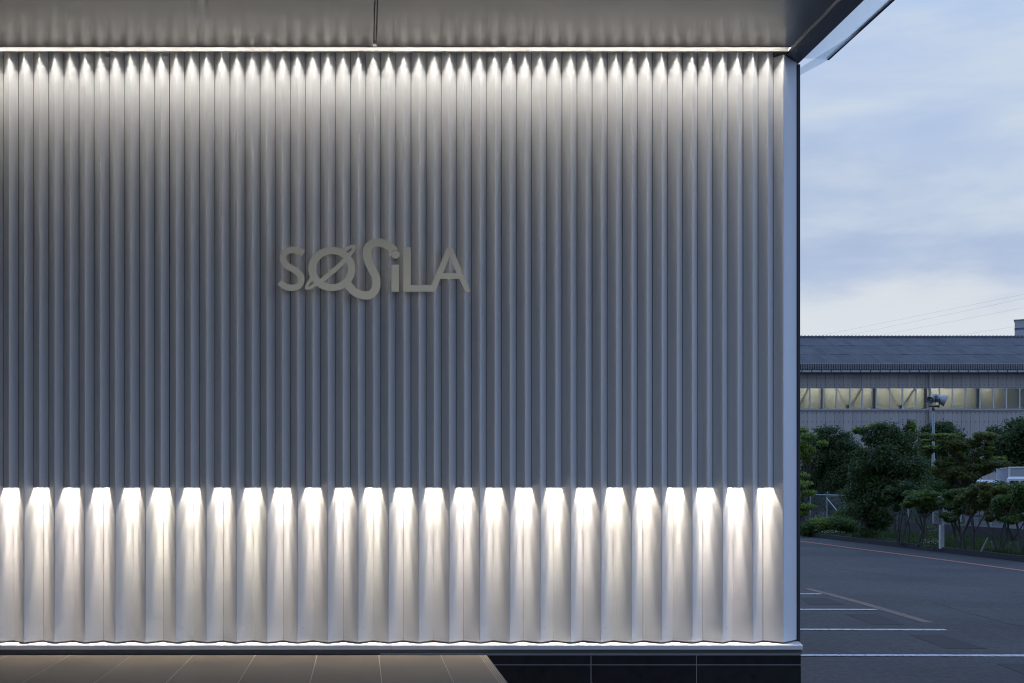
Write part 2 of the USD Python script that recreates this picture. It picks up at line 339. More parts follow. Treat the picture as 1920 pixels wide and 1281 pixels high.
# ------------------------------------------------------------------ ground, parking, kerb
tag(obj('ground', (np.array([(-900, -300, -.02), (900, -300, -.02), (900, 1500, -.02), (-900, 1500, -.02)], float), np.array([(0, 1, 2, 3)])), 'far_ground'), kind='structure')
lot = thing('parking_lot', kind='structure')
def kerb_x(y):   # plan position of the kerb face, a long flat curve
    t = np.asarray(y, float)
    return 17.62 + .028 * (t - 34) - .0011 * (t - 34) ** 2 * (t > 34) * .4
ys = np.arange(-20, 92, 2.0)
poly = Polygon([(-30, -20)] + [(float(kerb_x(y)), y) for y in ys] + [(-30, ys[-1])])
obj('asphalt', extrude(poly, .02).apply_translation((0, 0, -.02)), 'asphalt', lot)
def strip(pts, w, z=.004):
    return extrude(LineString(pts).buffer(w / 2, cap_style=2), .003).apply_translation((0, 0, z))
rows = [(1113.2, 1540), (1142.5, 1643), (1180.5, 1773), (1229.0, 1960)]
WL = []
for py, pxe in rows:
    Zd = F * EYE / (py - VY + 1.0)
    WL.append((Zd, X(pxe, Zd)))
dZ = (WL[0][0] - WL[3][0]) / 3
for k in (-1, 0, 1, 2, 3, 4):
    Zd, xe = (WL[k] if 0 <= k < 4 else (WL[0][0] + dZ, 8.75) if k < 0 else (WL[3][0] - dZ, 7.75))
    obj('stall_line', strip([(4.9, Zd + .04), (xe, Zd)], .14), 'white_paint', lot, label='white painted stall line')
obj('edge_line', strip([(float(kerb_x(y)) - 1.72 - .012 * max(0, 30 - y), y) for y in np.arange(6, 70, 2.0)], .15), 'orange_paint', lot, label='orange line along the kerb')
a, b = U(1513.6, 1103.9, F * EYE / 189.9), U(1742, 1168, F * EYE / 254.0)
obj('faded_line', strip([(a[0], a[1]), ((a[0] + b[0]) / 2 + .05, (a[1] + b[1]) / 2), (b[0], b[1])], .17, .0015), 'faded_paint', lot, label='worn orange line')
def smoothline0(p):
    g = np.random.default_rng(int(abs(p[0][0]) * 1000)); out = []
    for a_, b_ in zip(p[:-1], p[1:]):
        for t in np.linspace(0, 1, 8, endpoint=False): out.append((a_[0] + (b_[0] - a_[0]) * t + g.normal() * .02, a_[1] + (b_[1] - a_[1]) * t + g.normal() * .02))
    return LineString(out + [p[-1]])
def patch(pxs, z):
    pts = [U(x, y, F * EYE / (y - VY)) for x, y in pxs]
    obj('asphalt_patch', extrude(Polygon([(p[0], p[1]) for p in pts]), .002).apply_translation((0, 0, z)), 'asphalt_patch', lot, label='dark rectangular asphalt patch')
patch([(1500, 1121), (1550, 1121), (1583, 1134.5), (1519, 1134.5)], .0005)
patch([(1584, 1151.7), (1643.5, 1151.7), (1695, 1171), (1635, 1171)], .0005)
patch([(1704.6, 1190.5), (1767, 1190.5), (1850, 1216.6), (1773.4, 1216.6)], .0005)
patch([(1869, 1245), (1950, 1245), (2080, 1290), (1985, 1290)], .0005)
for pts in ([(1742, 1128), (1775, 1137), (1806, 1148), (1835, 1154)], [(1835, 1154), (1880, 1168), (1925, 1176)], [(1560, 1064), (1610, 1073), (1668, 1079)]):
    w = [U(x, y, F * EYE / (y - VY)) for x, y in pts]
    obj('crack', extrude(smoothline0([(p[0], p[1]) for p in w]).buffer(.012), .001).apply_translation((0, 0, .0006)), 'asphalt_patch', lot)
kerb = thing('kerb', kind='structure')
ky = np.arange(8, 80, 1.2)
for i, y0 in enumerate(ky):
    y1 = y0 + 1.19
    pl = Polygon([(kerb_x(y0), y0), (kerb_x(y1), y1), (kerb_x(y1) + .17, y1), (kerb_x(y0) + .17, y0)])
    m = extrude(pl, .155)
    tp = m.vertices[:, 2] > .1
    m.vertices[tp & (m.vertices[:, 0] < kerb_x((y0 + y1) / 2) + .085 + .03), 0] += .02
    obj('kerb_stone', m, 'kerb_concrete', kerb)
yy = np.arange(8, 80, 2.0)
tag(obj('turf', extrude(Polygon([(float(kerb_x(y)) + .17, y) for y in yy] + [(22.4, yy[-1]), (22.4, 8)]), .13), 'turf'), kind='structure')
# raised yard beyond the fence
tag(obj('yard', extrude(Polygon([(22.62, 8), (22.62, 73), (75, 73), (75, 8)]), .5), 'far_ground'), kind='structure')

# ------------------------------------------------------------------ the pleated wall
ZW = 11.05
PITCH = 56.96 / F * ZW
q = PITCH / 4
h2 = PITCH / 2
def ridge(k): return X(45 + 56.96 * k, ZW)
K0, K1 = -3, 25
PANEL_BOTTOM = EYE - 1.530
PANEL_TOP = EYE + 4.345
RIM = EYE + 0.0
wall = thing('pleated_metal_wall', 'tall wall of vertical folded pale metal pleats, lit from above and from within', 'wall')
R = .0075
def main_profile(k, g0, g1):
    """Two ridges of the large pleat, from deep valley to deep valley."""
    pts = [(ridge(k) - h2 + g0, ZW + h2 - g0)]
    for j in (k, k + 1):
        x = ridge(j)
        pts += fillet((x - h2, ZW + h2), (x, ZW), (x + h2, ZW + h2), R)
        if j == k: pts.append((x + h2, ZW + h2))
    pts.append((ridge(k + 1) + h2 - g1, ZW + h2 - g1))
    return pts
rs = np.random.default_rng(3)
for k in range(K0, K1, 2):
    last = k + 1 >= K1
    if last: pass
    pn = obj('folded_panel', ribbon(main_profile(k, .0010, .0010), .003, PANEL_BOTTOM, PANEL_TOP), 'pleat_metal', wall, smooth=25)
    sc = []
    # a screw right of each seam and one on the right hand pleat
    for xs, side in ((ridge(k) - h2 + .032, 1), (ridge(k + 1) - h2 - .062 + .0, -1)):
        pass
    for j, off in ((k, -h2 + .030), (k, h2 - .095)):
        x = ridge(j) + off; y = ZW + abs(off)
        s = trimesh.creation.icosphere(1, .0055); s.apply_scale((1, .6, 1)); s.apply_translation((x, y - .001, EYE - (1178.5 - VY) / F * ZW)); sc.append(s)
    obj('screw', sc[0], 'trim_white', pn, smooth=True); obj('screw', sc[1], 'trim_white', pn, smooth=True)
# last pleat: ridge 25 with the long end fold
assert (K1 - K0) % 2 == 0
x25 = ridge(K1)
END = .2117
endp = [(x25 - h2 + .0022, ZW + h2 - .0022)] + fillet((x25 - h2, ZW + h2), (x25, ZW), (x25 + h2, ZW + h2), R) + [(x25 + END, ZW + END)]
obj('end_panel', ribbon(endp, .003, PANEL_BOTTOM, PANEL_TOP - .075), 'pleat_metal', wall, smooth=25, label='last pleat folded back at the corner')
# the smaller pleats over the large ones, hollow, each with a lamp at its foot
for k in range(K0, K1):
    xm = ridge(k) + h2
    gl, gr = .0, .0
    prof = [(xm - q + gl, ZW + q - gl)] + fillet((xm - q, ZW + q), (xm, ZW), (xm + q, ZW + q), R) + [(xm + q - gr, ZW + q - gr)]
    obj('fin_cover', ribbon(prof, .003, RIM, PANEL_TOP), 'fin_metal', wall, smooth=25)
    dl = thing('downlight', parent=wall)
    jx, jy, jz = rs.uniform(-.012, .012), rs.uniform(-.008, .010), rs.uniform(-.008, .008)
    zl = RIM + .135 + jz
    c = np.array((xm + jx, ZW + q + jy, zl))
    shell = trimesh.creation.revolve(np.array([(.0, .114), (.022, .114), (.022, .0), (.0165, .0), (.0165, .110), (.0, .110)]), sections=20); shell.apply_translation(c)
    obj('lamp_can', shell, 'lamp_can', dl, smooth=30)
    lens = trimesh.creation.cylinder(.015, .002, sections=20); lens.apply_translation(c + (0, 0, .106))
    obj('lens', lens, 'down_glow', dl, smooth=30)
    gain, tint = rs.uniform(.88, 1.1), Gf.Vec3f(1.0, .895 + rs.uniform(-.02, .01), .765 + rs.uniform(-.03, .02))
    for nm, ang_, I_ in (('spot', CORE_ANGLE, CORE_INTENSITY), ('flood', MID_ANGLE, MID_INTENSITY), ('spill', WIDE_ANGLE, WIDE_INTENSITY)):
        sl = UsdLux.SphereLight.Define(stage, str(dl.GetPath()) + '/' + nm)
        sl.AddTranslateOp().Set(Gf.Vec3d(*map(float, c + (0, 0, -.003))))
        sl.CreateRadiusAttr(.006); sl.CreateIntensityAttr(I_ * gain); sl.CreateNormalizeAttr(False); sl.CreateColorAttr(tint)
        sh = UsdLux.ShapingAPI.Apply(sl.GetPrim()); sh.CreateShapingConeAngleAttr(ang_); sh.CreateShapingConeSoftnessAttr(1.0)
    bez = trimesh.creation.revolve(np.array([(.0168, -.0025), (.0205, -.0025), (.0205, -.0005), (.0168, -.0005), (.0168, -.0025)]), sections=20); bez.apply_translation(c)
    obj('bezel', bez, 'bezel_glow', dl, smooth=30)
    d = q * .95
    rh = lambda d_: Polygon([(xm - d_, ZW + q), (xm, ZW + q - d_), (xm + d_, ZW + q), (xm, ZW + q + d_)])
    obj('mounting_plate', extrude(rh(d), .004).apply_translation((0, 0, zl + .1145)), 'lamp_can', dl)
    obj('liner', extrude(rh(q - .0052).difference(rh(q - .0075)), zl + .1144 - RIM - .006).apply_translation((0, 0, RIM + .006)), 'lamp_can', dl)
    gs = []
    for sx, w_ in ((-1, .0026), (1, .010 if k == 4 else .0040)):
        x_ = xm + sx * q
        gs.append(box(x_ - w_ / 2, x_ + w_ / 2, ZW + q - .0035, ZW + q + .001, RIM + .002, PANEL_TOP - .002))
    obj('joint_seal', gs[0], 'backing_black', wall); obj('joint_seal', gs[1], 'backing_black', wall)
# dark backing behind the joints, and the body of the building
obj('backing', box(ridge(K0) - h2, x25 + .10, ZW + h2 + .008, ZW + h2 + .02, PANEL_BOTTOM - .01, PANEL_TOP + .3), 'backing_black', wall)
# slim bright profile at the head of the wall, under the slot
trim = thing('head_trim', parent=wall)
XL, XR = ridge(K0) - h2, X(1477.5, ZW)
obj('lower_bead', cbox(XL, XR, ZW - .022, ZW - .002, EYE + 4.292, EYE + 4.316, .003), 'trim_head', trim)
obj('upper_bead', cbox(XL, XR, ZW - .016, ZW - .002, EYE + 4.3195, EYE + 4.42, .002), 'trim_head', trim)
# sill ledge and skirt
LZ = 10.943
ledge = thing('ledge', parent=wall)
zt = EYE - 1.545
def ledge_piece(x0, x1, right=False):
    pl = Polygon([(x0, LZ), (x1, LZ), (X(1494.5, 11.37) + .0, 11.37), (x0, 11.37)] if right else [(x0, LZ), (x1, LZ), (x1, 11.37), (x0, 11.37)])
    m = extrude(pl, .040).apply_translation((0, 0, zt - .040)); return m
xj = X(733.5, LZ)
obj('ledge_plate', ledge_piece(XL, xj - .0015), 'ledge_metal', ledge)
obj('ledge_plate', ledge_piece(xj + .0015, X(1505.4, LZ), True), 'ledge_metal', ledge)
obj('skirt', box(XL, X(1503.2, LZ + .045), LZ + .045, 11.3, EYE - 1.640, zt - .0405), 'skirt_metal', wall)
# plinth of black tiles below
plinth = thing('tiled_plinth', 'low base of large black tiles with thin grey joints under the metal wall', 'plinth')
PZ = 10.97
ptop = EYE - 1.634
xr = X(1501.8, PZ)
joints = [X(v, PZ) for v in (910, 1108.3, 1306)] ; stepx = joints[2] - joints[1]
xsj = [joints[1] - 2 * stepx, joints[1] - stepx, joints[1], joints[2], xr]
zj = EYE - (1246.8 - VY) / F * PZ
for a0, a1 in zip(xsj[:-1], xsj[1:]):
    lastp = a1 == xr
    obj('tile', cbox(a0 + .004, a1 - (0 if lastp else .004), PZ, PZ + .02, zj + .004, ptop - .012, .0015), 'black_tile', plinth)
    obj('tile', cbox(a0 + .004, a1 - (0 if lastp else .004), PZ, PZ + .02, -.01, zj - .004, .0015), 'black_tile', plinth)
obj('joint_bed', box(xsj[0], xr - .003, PZ + .0016, PZ + .06, -.012, ptop - .0005), 'tile_joint', plinth)
obj('top_strip', box(xsj[0], xr, PZ - .001, PZ + .05, ptop, ptop + .006), 'trim_grey', plinth)
obj('side_tile', box(xr - .06, xr, PZ + .0205, 12.5, -.01, ptop - .001), 'black_tile', plinth)
# corner trim and building behind
obj('corner_trim', box(X(1494.6, 11.27), X(1499.7, 11.27), 11.262, 11.36, .30, PANEL_TOP - .09), 'dark_trim', wall)
core = thing('building_body', 'dark side and body of the building behind the pleated wall', 'building')
obj('wall', box(-7.5, 4.40, 11.38, 24, -.01, 7.0), 'render_dark', core)
obj('roof', box(-7.6, 4.43, 11.23, 24.1, 7.002, 7.12), 'beam_metal', core)
# wing of the porch at the left
wing = thing('porch_side_wall', 'dark side wall closing the porch at the left', 'wall')
obj('wall', box(-4.6, -3.74, -6.0, 11.37, -.01, 6.9), 'render_dark', wing)

# ------------------------------------------------------------------ canopy
SOFF = EYE + 4.304
SF = 10.945
Y0 = 4.0
canopy_ = can = thing('canopy', 'deep metal canopy with brushed soffit panels over the pleated wall', 'canopy')
xg0, xg1 = .122, .156
xs_r = X(1482.5, 10.95)
obj('soffit_panel', cbox(-3.73, xg0, Y0, SF, SOFF, SOFF + .025, .003), 'soffit_metal', can)
obj('soffit_panel', cbox(xg1, xs_r, Y0, SF, SOFF, SOFF + .025, .003), 'soffit_metal', can)
obj('edge_strip', box(-3.73, xs_r, SF - .012, SF - .002, SOFF - .004, SOFF - .0005), 'dark_trim', can)
# recessed joint channel with a bright inner rail
jc = thing('joint_channel', parent=can)
obj('channel', [box(xg0 - .003, xg1 + .003, Y0, SF, SOFF + .026, SOFF + .032)], 'dark_trim', jc)
obj('rail', cbox((xg0 + xg1) / 2 - .006, (xg0 + xg1) / 2 + .006, Y0, SF - .14, SOFF + .004, SOFF + .024, .002), 'trim_grey', jc)
obj('rail', cbox((xg0 + xg1) / 2 - .004, (xg0 + xg1) / 2 + .004, SF - .085, SF + .0, SOFF + .002, SOFF + .024, .002), 'trim_white', jc)
# slot with the linear lamp
slot = thing('linear_lamp', parent=can)
obj('housing', [box(-3.73, xs_r, SF - .014, SF - .004, SOFF + .0255, SOFF + .19), box(-3.73, xs_r, SF - .014, ZW + .18, SOFF + .1905, SOFF + .20)], 'trim_white', slot)
strip_m = box(-3.73, xs_r - .03, -.006, .006, -.0015, .0015)
rot(strip_m, math.radians(14), (1, 0, 0)); strip_m.apply_translation((0, SF + .022, SOFF + .118))
obj('led_strip', strip_m, 'led_glow', slot)
for dy in (-.0105, .0105):
    obj('baffle', box(-3.73, xs_r - .03, SF + .022 + dy - .0008, SF + .022 + dy + .0008, SOFF + .107, SOFF + .123), 'lamp_can', slot)
for i, x_ in enumerate(np.arange(-3.70, xs_r - .03, .0749)):
    sl = UsdLux.SphereLight.Define(stage, f'{slot.GetPath()}/lens_{i:03d}')
    sl.AddTranslateOp().Set(Gf.Vec3d(float(x_), SF + .022, SOFF + .112)); sl.AddRotateXOp().Set(GRAZE_TILT)
    sl.CreateRadiusAttr(.006); sl.CreateIntensityAttr(GRAZE_INTENSITY); sl.CreateNormalizeAttr(False); sl.CreateColorAttr(Gf.Vec3f(*WARM))
    sh = UsdLux.ShapingAPI.Apply(sl.GetPrim()); sh.CreateShapingConeAngleAttr(GRAZE_ANGLE); sh.CreateShapingConeSoftnessAttr(1.0)
# right edge beam
xb0, xb1 = X(1478.5, ZW), X(1501.5, 11.26)
bz = EYE + 4.283
beam_poly = Polygon([(xb0 + .006, Y0 - .02), (xb1, Y0 - .02), (xb1, 11.37), (xb0 + .006, 11.37)])
obj('edge_beam', extrude(beam_poly, .34).apply_translation((0, 0, bz)), 'beam_metal', can)
obj('inner_trim', [cbox(xs_r + .004, xs_r + .014, Y0, SF + .10, SOFF - .012, SOFF + .02, .002), cbox(xs_r + .017, xb0 + .003, Y0, SF + .10, SOFF - .018, SOFF - .004, .002)], 'trim_white', can)
obj('front_fascia', box(-3.73, xb1, Y0 - .10, Y0 - .022, bz, bz + .5), 'beam_metal', can)
obj('roof_deck', box(-4.6, xb1 - .01, Y0 - .02, 11.40, SOFF + .345, SOFF + .40), 'beam_metal', can)
# glass eave beyond the beam
gx1 = 4.70
eave = thing('glass_eave', 'pale glass eave strip with a thin dark rim outside the canopy beam', 'glass eave')
obj('pane', box(xb1 + .004, gx1 - .014, Y0, 11.24, bz + .02, bz + .03), 'eave_glass', eave)
tp = [U(px, py, (bz - EYE) * F / (VY - py)) for px, py in ((1500.6, 142), (1546, 117.5), (1611, 60), (1500.6, 129))]
tri = Polygon([(p[0], p[1]) for p in tp]).buffer(0)
obj('loose_pane', extrude(tri, .008).apply_translation((0, 0, bz + .004)), 'eave_glass', eave, label='small tilted pane at the far end')
obj('rim', cbox(gx1 - .013, gx1 + .008, Y0 - .02, 11.25, bz + .006, bz + .044, .003), 'dark_trim', eave)

# ------------------------------------------------------------------ porch floor
porch = thing('porch_floor', kind='structure')
FT = EYE - 1.640
xe = X(912.7, 10.97)
xjs = [.783 - .604 * i for i in range(0, 9)][::-1] + [1.168]
yj = [10.962, 9.16, 7.36, 5.56, 3.76, 1.96, .16, -1.64]
for x0, x1 in zip(xjs[:-1], xjs[1:]):
    for y1, y0 in zip(yj[:-1], yj[1:]):
        obj('floor_tile', cbox(x0 + .0035, x1 - .0035, y0 + .0035, y1 - .0035, FT - .02, FT + rs.uniform(-.0006, .0006), .001), 'porch_tile', porch)
for i in range(4):
    w = (xe - 1.168) / 4
    obj('nosing', cbox(1.168 + i * w + .002, 1.168 + (i + 1) * w - .0015, -1.64, 10.962, FT - .02, FT, .0012), 'porch_tile', porch)
obj('floor_bed', box(xjs[0], xe - .002, -1.64, 10.964, -.01, FT - .0013), 'porch_joint', porch)

# ------------------------------------------------------------------ lettering on the wall
SGZ = ZW - .078
def A1(x, y): return (515 + x / 9.489, 440 + y / 9.489)
def A2(x, y): return (695 + x / 9.15, 440 + y / 9.15)
def smoothline(pts, n=8):
    p = np.array(pts); p = np.vstack([2 * p[0] - p[1], p, 2 * p[-1] - p[-2]]); out = []
    for i in range(1, len(p) - 2):
        for t in np.linspace(0, 1, n, endpoint=False):
            out.append(.5 * ((2 * p[i]) + (-p[i - 1] + p[i + 1]) * t + (2 * p[i - 1] - 5 * p[i] + 4 * p[i + 1] - p[i + 2]) * t * t + (-p[i - 1] + 3 * p[i] - 3 * p[i + 1] + p[i + 2]) * t ** 3))
    return LineString(out + [p[-2]])
def ell(cx, cy, rx, ry): return affinity.scale(Point(cx, cy).buffer(1, 48), rx, ry)
sS = smoothline([A1(*v) for v in ((512, 345), (425, 288), (318, 270), (205, 305), (150, 390), (160, 470), (215, 545), (320, 612), (415, 680), (470, 755), (470, 840), (420, 915), (320, 948), (215, 935), (130, 885), (86, 842))]).buffer(5.95, cap_style=2)
k = 1 / 9.489
Oo = ell(*A1(1018, 611), 418 * k, 393 * k); Oi = ell(*A1(1021, 614), 282 * k, 269 * k)
cr = A1(988, 582); ang = math.degrees(math.atan2(-770, 880))
def ring_el(a, b): return affinity.rotate(affinity.scale(Point(*cr).buffer(1, 64), a, b), ang, origin=cr)
ring = ring_el(590 * k, 128 * k).difference(ring_el(512 * k, 44 * k))
# the back half of the tilted ring passes behind the O
nrm = np.array((.659, .753)); dr = np.array((.753, -.659))
c0 = np.array(cr)
back = Polygon([c0 - dr * 200, c0 + dr * 200, c0 + dr * 200 - nrm * 100, c0 - dr * 200 - nrm * 100])
ring = ring.difference(back.intersection(Oi))
bigS = smoothline([A1(1270, 850), A1(1335, 930), A1(1440, 1030), A1(1590, 1080), (695.5, 552.3), (703.5, 543), (706.0, 530), (703.6, 517), (697.5, 505), (691.5, 491.5), (688.0, 478.5), (688.8, 467.5), (694.5, 459.2), (703.5, 455.2), (713.5, 455.2), (723, 458.3), (732, 463.5), (741.2, 471.6)]).buffer(7.7, cap_style=2)
dot = Point(*A2(428, 342)).buffer(7.75, 24)
mid = unary_union([Oo.difference(Oi), ring, bigS.difference(Oi)]).difference(Point(*A2(428, 342)).buffer(8.7, 24))
mid = max(getattr(mid, 'geoms', [mid]), key=lambda g: g.area)
istem = Polygon([A2(*v) for v in ((355, 514), (485, 514), (485, 979), (355, 979))])
LA = unary_union([Polygon([A2(*v) for v in ((560, 213), (690, 213), (690, 868), (1044, 868), (1312, 213), (1396, 213), (1712, 980), (1622, 980), (1520, 760), (1195, 760), (1110, 979), (560, 979))])]).difference(Polygon([A2(*v) for v in ((1240, 662), (1355, 375), (1476, 662))]))
sign = thing('wall_lettering', 'flat grey metal letters standing off the pleated wall in one word', 'sign', group=None)
def letter(poly, label):
    poly = affinity.affine_transform(poly, [SGZ / F, 0, 0, -SGZ / F, -VX * SGZ / F, EYE + VY * SGZ / F])
    m = extrude(poly.simplify(.0006), .018)   # in x, z plane
    v = m.vertices.copy(); m.vertices = np.c_[v[:, 0], SGZ + .018 - v[:, 2], v[:, 1]]
    if m.volume < 0: m.invert()
    lt = obj('letter', m, 'sign_metal', sign, label=label)
    # two pins hold the letter off the wall
    x0, y0, x1, y1 = poly.bounds
    pins = []
    for t in np.linspace(.2, .8, 4 if x1 - x0 > .5 else 2):
        ln = LineString([(x0 + t * (x1 - x0), y0), (x0 + t * (x1 - x0), y1)]).intersection(poly)
        if ln.is_empty: continue
        c = (ln.geoms[0] if hasattr(ln, 'geoms') else ln).centroid
        pins.append(tube((c.x, SGZ + .0185, c.y), (c.x, ZW + .10, c.y), .004, n=8))
    if pins: obj('pin', pins, 'sign_side', lt, smooth=40)
letter(sS, 'letter S'); letter(mid, 'ringed letter O running into a tall letter S'); letter(dot, 'round dot of the letter i'); letter(istem, 'stem of the letter i'); letter(LA, 'letters L and A joined at the foot')

# ------------------------------------------------------------------ factory beyond the yard
FZ = 75.0
fac = thing('factory', 'long grey factory with corrugated roof and a band of lit windows', 'building')
fx0, fx1 = 20.0, 62.0
zy = lambda y: Zh(y, FZ)
pw = 17.0 / F * FZ
n = int((fx1 - fx0) / pw)
xph = X(1515, FZ) % pw
for i in range(n):
    x0 = fx0 + xph + i * pw
    mname = ('siding', 'siding_warm', 'siding_dark')[int(rs.integers(0, 6)) % 3 if rs.random() < .45 else 0]
    # each sheet is gently ribbed
    def sheet(z0, z1):
        xs = np.linspace(x0 + .007, x0 + pw - .007, 9); ysh = FZ + np.array([.004 if j % 2 else 0 for j in range(9)]) 
        return ribbon(list(zip(xs, ysh)), .01, z0, z1)
    obj('siding_sheet', sheet(.5, zy(771)), mname, fac)
    obj('upper_sheet', sheet(zy(727), zy(699)), mname, fac)
obj('core_wall', [box(fx0, fx1, FZ + .03, FZ + .12, .49, zy(770)), box(fx0, fx1, FZ + .03, FZ + .12, zy(727.5), zy(696))], 'dark_steel', fac)
bolts = []
for py in (791, 774, 722, 709):
    for xb in np.arange(X(1497, FZ), X(1935, FZ), pw / 2):
        bolts.append(box(xb - .02, xb + .02, FZ - .03, FZ + .01, zy(py) - .02, zy(py) + .02))
obj('bolts', bolts, 'dark_steel', fac, kind='stuff')
# window band
mull = [1440 + v / 4 for v in (216, 315, 415, 515, 615, 710, 812, 915, 1010, 1110, 1211, 1287, 1385, 1485, 1590, 1690, 1788, 1888, 1987, 2086)]
for a0, a1 in zip(mull[:-1], mull[1:]):
    w = thing('window', parent=fac)
    xa, xb = X(a0, FZ), X(a1, FZ)
    obj('pane', box(xa + .05, xb - .05, FZ + .05, FZ + .06, zy(766) + .01, zy(727.6) - .01), 'frosted_pane', w)
    obj('frame', [box(xa - .045, xa + .045, FZ - .005, FZ + .07, zy(766), zy(727.5)), box(xa + .046, xb - .046, FZ + .0, FZ + .07, zy(728.5), zy(727.5))], 'alu_frame', w)
obj('sill', [cbox(fx0, fx1, FZ - .08, FZ + .08, zy(770.2), zy(766.6), .01)], 'gutter_grey', fac)
room = thing('interior', parent=fac)
obj('back_wall', box(fx0, fx1, FZ + 1.5, FZ + 1.6, 3, 11), 'room_paint', room)
obj('ceiling', box(fx0, fx1, FZ + .13, FZ + 1.49, zy(709), zy(708)), 'room_paint', room)
obj('floor_slab', box(fx0, fx1, FZ + .13, FZ + 1.49, zy(800), zy(798)), 'room_paint', room)
for px in (1470, 1512, 1526, 1557, 1580, 1627, 1652, 1700, 1727, 1750, 1775, 1790, 1850):
    st = .5
    obj('fluorescent_tube', tube((X(px, FZ) - .45, FZ + .8, zy(722)), (X(px, FZ) + .45, FZ + .8, zy(722)), .05), 'tube_glow', room, smooth=40)
for px in (1543, 1639.5, 1736, 1834, 1932):
    obj('column', box(X(px, FZ) - .13, X(px, FZ) + .13, FZ + .09, FZ + .35, .5, zy(722) - .01), 'steel_green', fac)
def brace(p, q_, r): return tube((X(p[0], FZ), FZ + .12, zy(p[1])), (X(q_[0], FZ), FZ + .12, zy(q_[1])), r, n=6)
for i, (c, l, r) in enumerate(((1497, 1470, 1516), (1591, 1570, 1617), (1690, 1665, 1716))):
    obj('brace', [brace((l, 728), (c - 1, 765), .03), brace((r, 728), (c + 1, 765), .055), box(X(c, FZ) - .13, X(c, FZ) + .13, FZ + .07, FZ + .09, zy(766), zy(759))], 'steel_green', fac)
# gutter, down pipe
GZ = FZ - .55
obj('gutter', [cbox(fx0, fx1, GZ - .10, GZ + .08, Zh(698.6, GZ), Zh(694.2, GZ), .02)], 'gutter_grey', fac)
obj('gutter_bracket', [box(xb - .03, xb + .03, GZ - .115, GZ - .10, Zh(698.2, GZ), Zh(694.6, GZ)) for xb in np.arange(fx0 + .2, fx1, .65)], 'dark_steel', fac)
obj('soffit_board', box(fx0, fx1, GZ + .09, FZ - .0, Zh(697.5, GZ), Zh(696.5, GZ)), 'dark_steel', fac)
obj('down_pipe', [tube((X(1742.3, FZ), FZ - .12, Zh(698, GZ)), (X(1742.3, FZ), FZ - .12, zy(771)), .075), tube((X(1744, FZ), FZ - .16, zy(772)), (X(1744, FZ), FZ - .16, .5), .15)], 'gutter_grey', fac, smooth=40)
# corrugated slate roof: columns of overlapping sheets
roof = thing('roof', parent=fac)
EZ = FZ - .65
e0 = np.array((EZ, Zh(683.0, EZ)))
RZ = FZ + 5.6
e1 = np.array((RZ, Zh(633.5, RZ)))
sw = 19.5 / F * EZ
nc = int((fx1 - fx0) / sw); phase = X(1560, EZ) % sw
waves = 6
for i in range(nc):
    x0 = fx0 + phase + i * sw
    for r_ in range(3):
        t0, t1 = r_ / 3, (r_ + 1) / 3 + .02
        a0, a1 = e0 + (e1 - e0) * t0, e0 + (e1 - e0) * min(t1, 1)
        xs = np.linspace(x0, x0 + sw, waves * 4 + 1)
        wv = .028 * np.cos((xs - x0) / sw * waves * 2 * np.pi) + .010 * (r_ > -1) + .008 * rs.uniform(-1, 1)
        lift = .012 * (1 - 0)
        V = np.vstack([np.c_[xs, np.full_like(xs, a0[0]), a0[1] + wv + .02 * (r_ > 0)], np.c_[xs, np.full_like(xs, a1[0]), a1[1] + wv]])
        m_ = len(xs); ii = np.arange(m_ - 1)
        f = np.vstack([np.stack([ii, ii + 1, ii + 1 + m_], 1), np.stack([ii, ii + 1 + m_, ii + m_], 1)])
        obj('roof_sheet', trimesh.Trimesh(V, f, process=False), 'slate_roof', roof, smooth=50)
    obj('lap_strip', ribbon([(x0 - .02, 0), (x0 + .02, 0)], .02, 0, 1) if False else tube((x0, e0[0], e0[1] + .045), (x0, e1[0], e1[1] + .045), .014, n=4), 'roof_strip', roof)
ribs = []
for xb in np.arange(fx0 + .05, fx1, sw / waves):
    w_ = .033
    ribs.append(np.array([(xb - w_, e0[0] - .02, e0[1] + .05), (xb + w_, e0[0] - .02, e0[1] + .05), (xb - w_ * .8, e0[0] - .06, e0[1] + .01), (xb + w_ * .8, e0[0] - .06, e0[1] + .01), (xb - w_ * .7, e0[0] - .04, e0[1] - .36), (xb + w_ * .7, e0[0] - .04, e0[1] - .36), (xb - w_, e0[0] + .04, e0[1] - .36), (xb + w_, e0[0] + .04, e0[1] - .36), (xb - w_, e0[0] + .04, e0[1] + .03), (xb + w_, e0[0] + .04, e0[1] + .03)]))
obj('eave_ribs', [trimesh.convex.convex_hull(r__) for r__ in ribs], 'rib_slate', roof, kind='stuff')
obj('eave_board', box(fx0, fx1, e0[0] + .045, e0[0] + .06, e0[1] - .40, e0[1] - .02), 'dark_steel', roof)
obj('ridge_cap', [tube((fx0, RZ, e1[1] + .03), (fx1, RZ, e1[1] + .03), .10, n=8)] + [box(xb - .05, xb + .05, RZ - .13, RZ + .13, e1[1] - .05, e1[1] + .15) for xb in np.arange(fx0, fx1, .26)], 'slate_roof', roof)
obj('rear_roof', (np.array([(fx0, RZ, e1[1]), (fx1, RZ, e1[1]), (fx1, RZ + 6, e1[1] - 2.4), (fx0, RZ + 6, e1[1] - 2.4)]), np.array([(0, 1, 2, 3)])), 'slate_roof', roof)
obj('rear_wall', box(fx0, fx1, RZ + 5.8, RZ + 6, .3, e1[1] - 2.45), 'siding', fac)
obj('gable_wall', box(fx0 - .1, fx0, FZ, RZ + 6, .3, 9.6), 'siding', fac)
obj('gable_wall', box(fx1, fx1 + .1, FZ, RZ + 6, .3, 9.6), 'siding', fac)

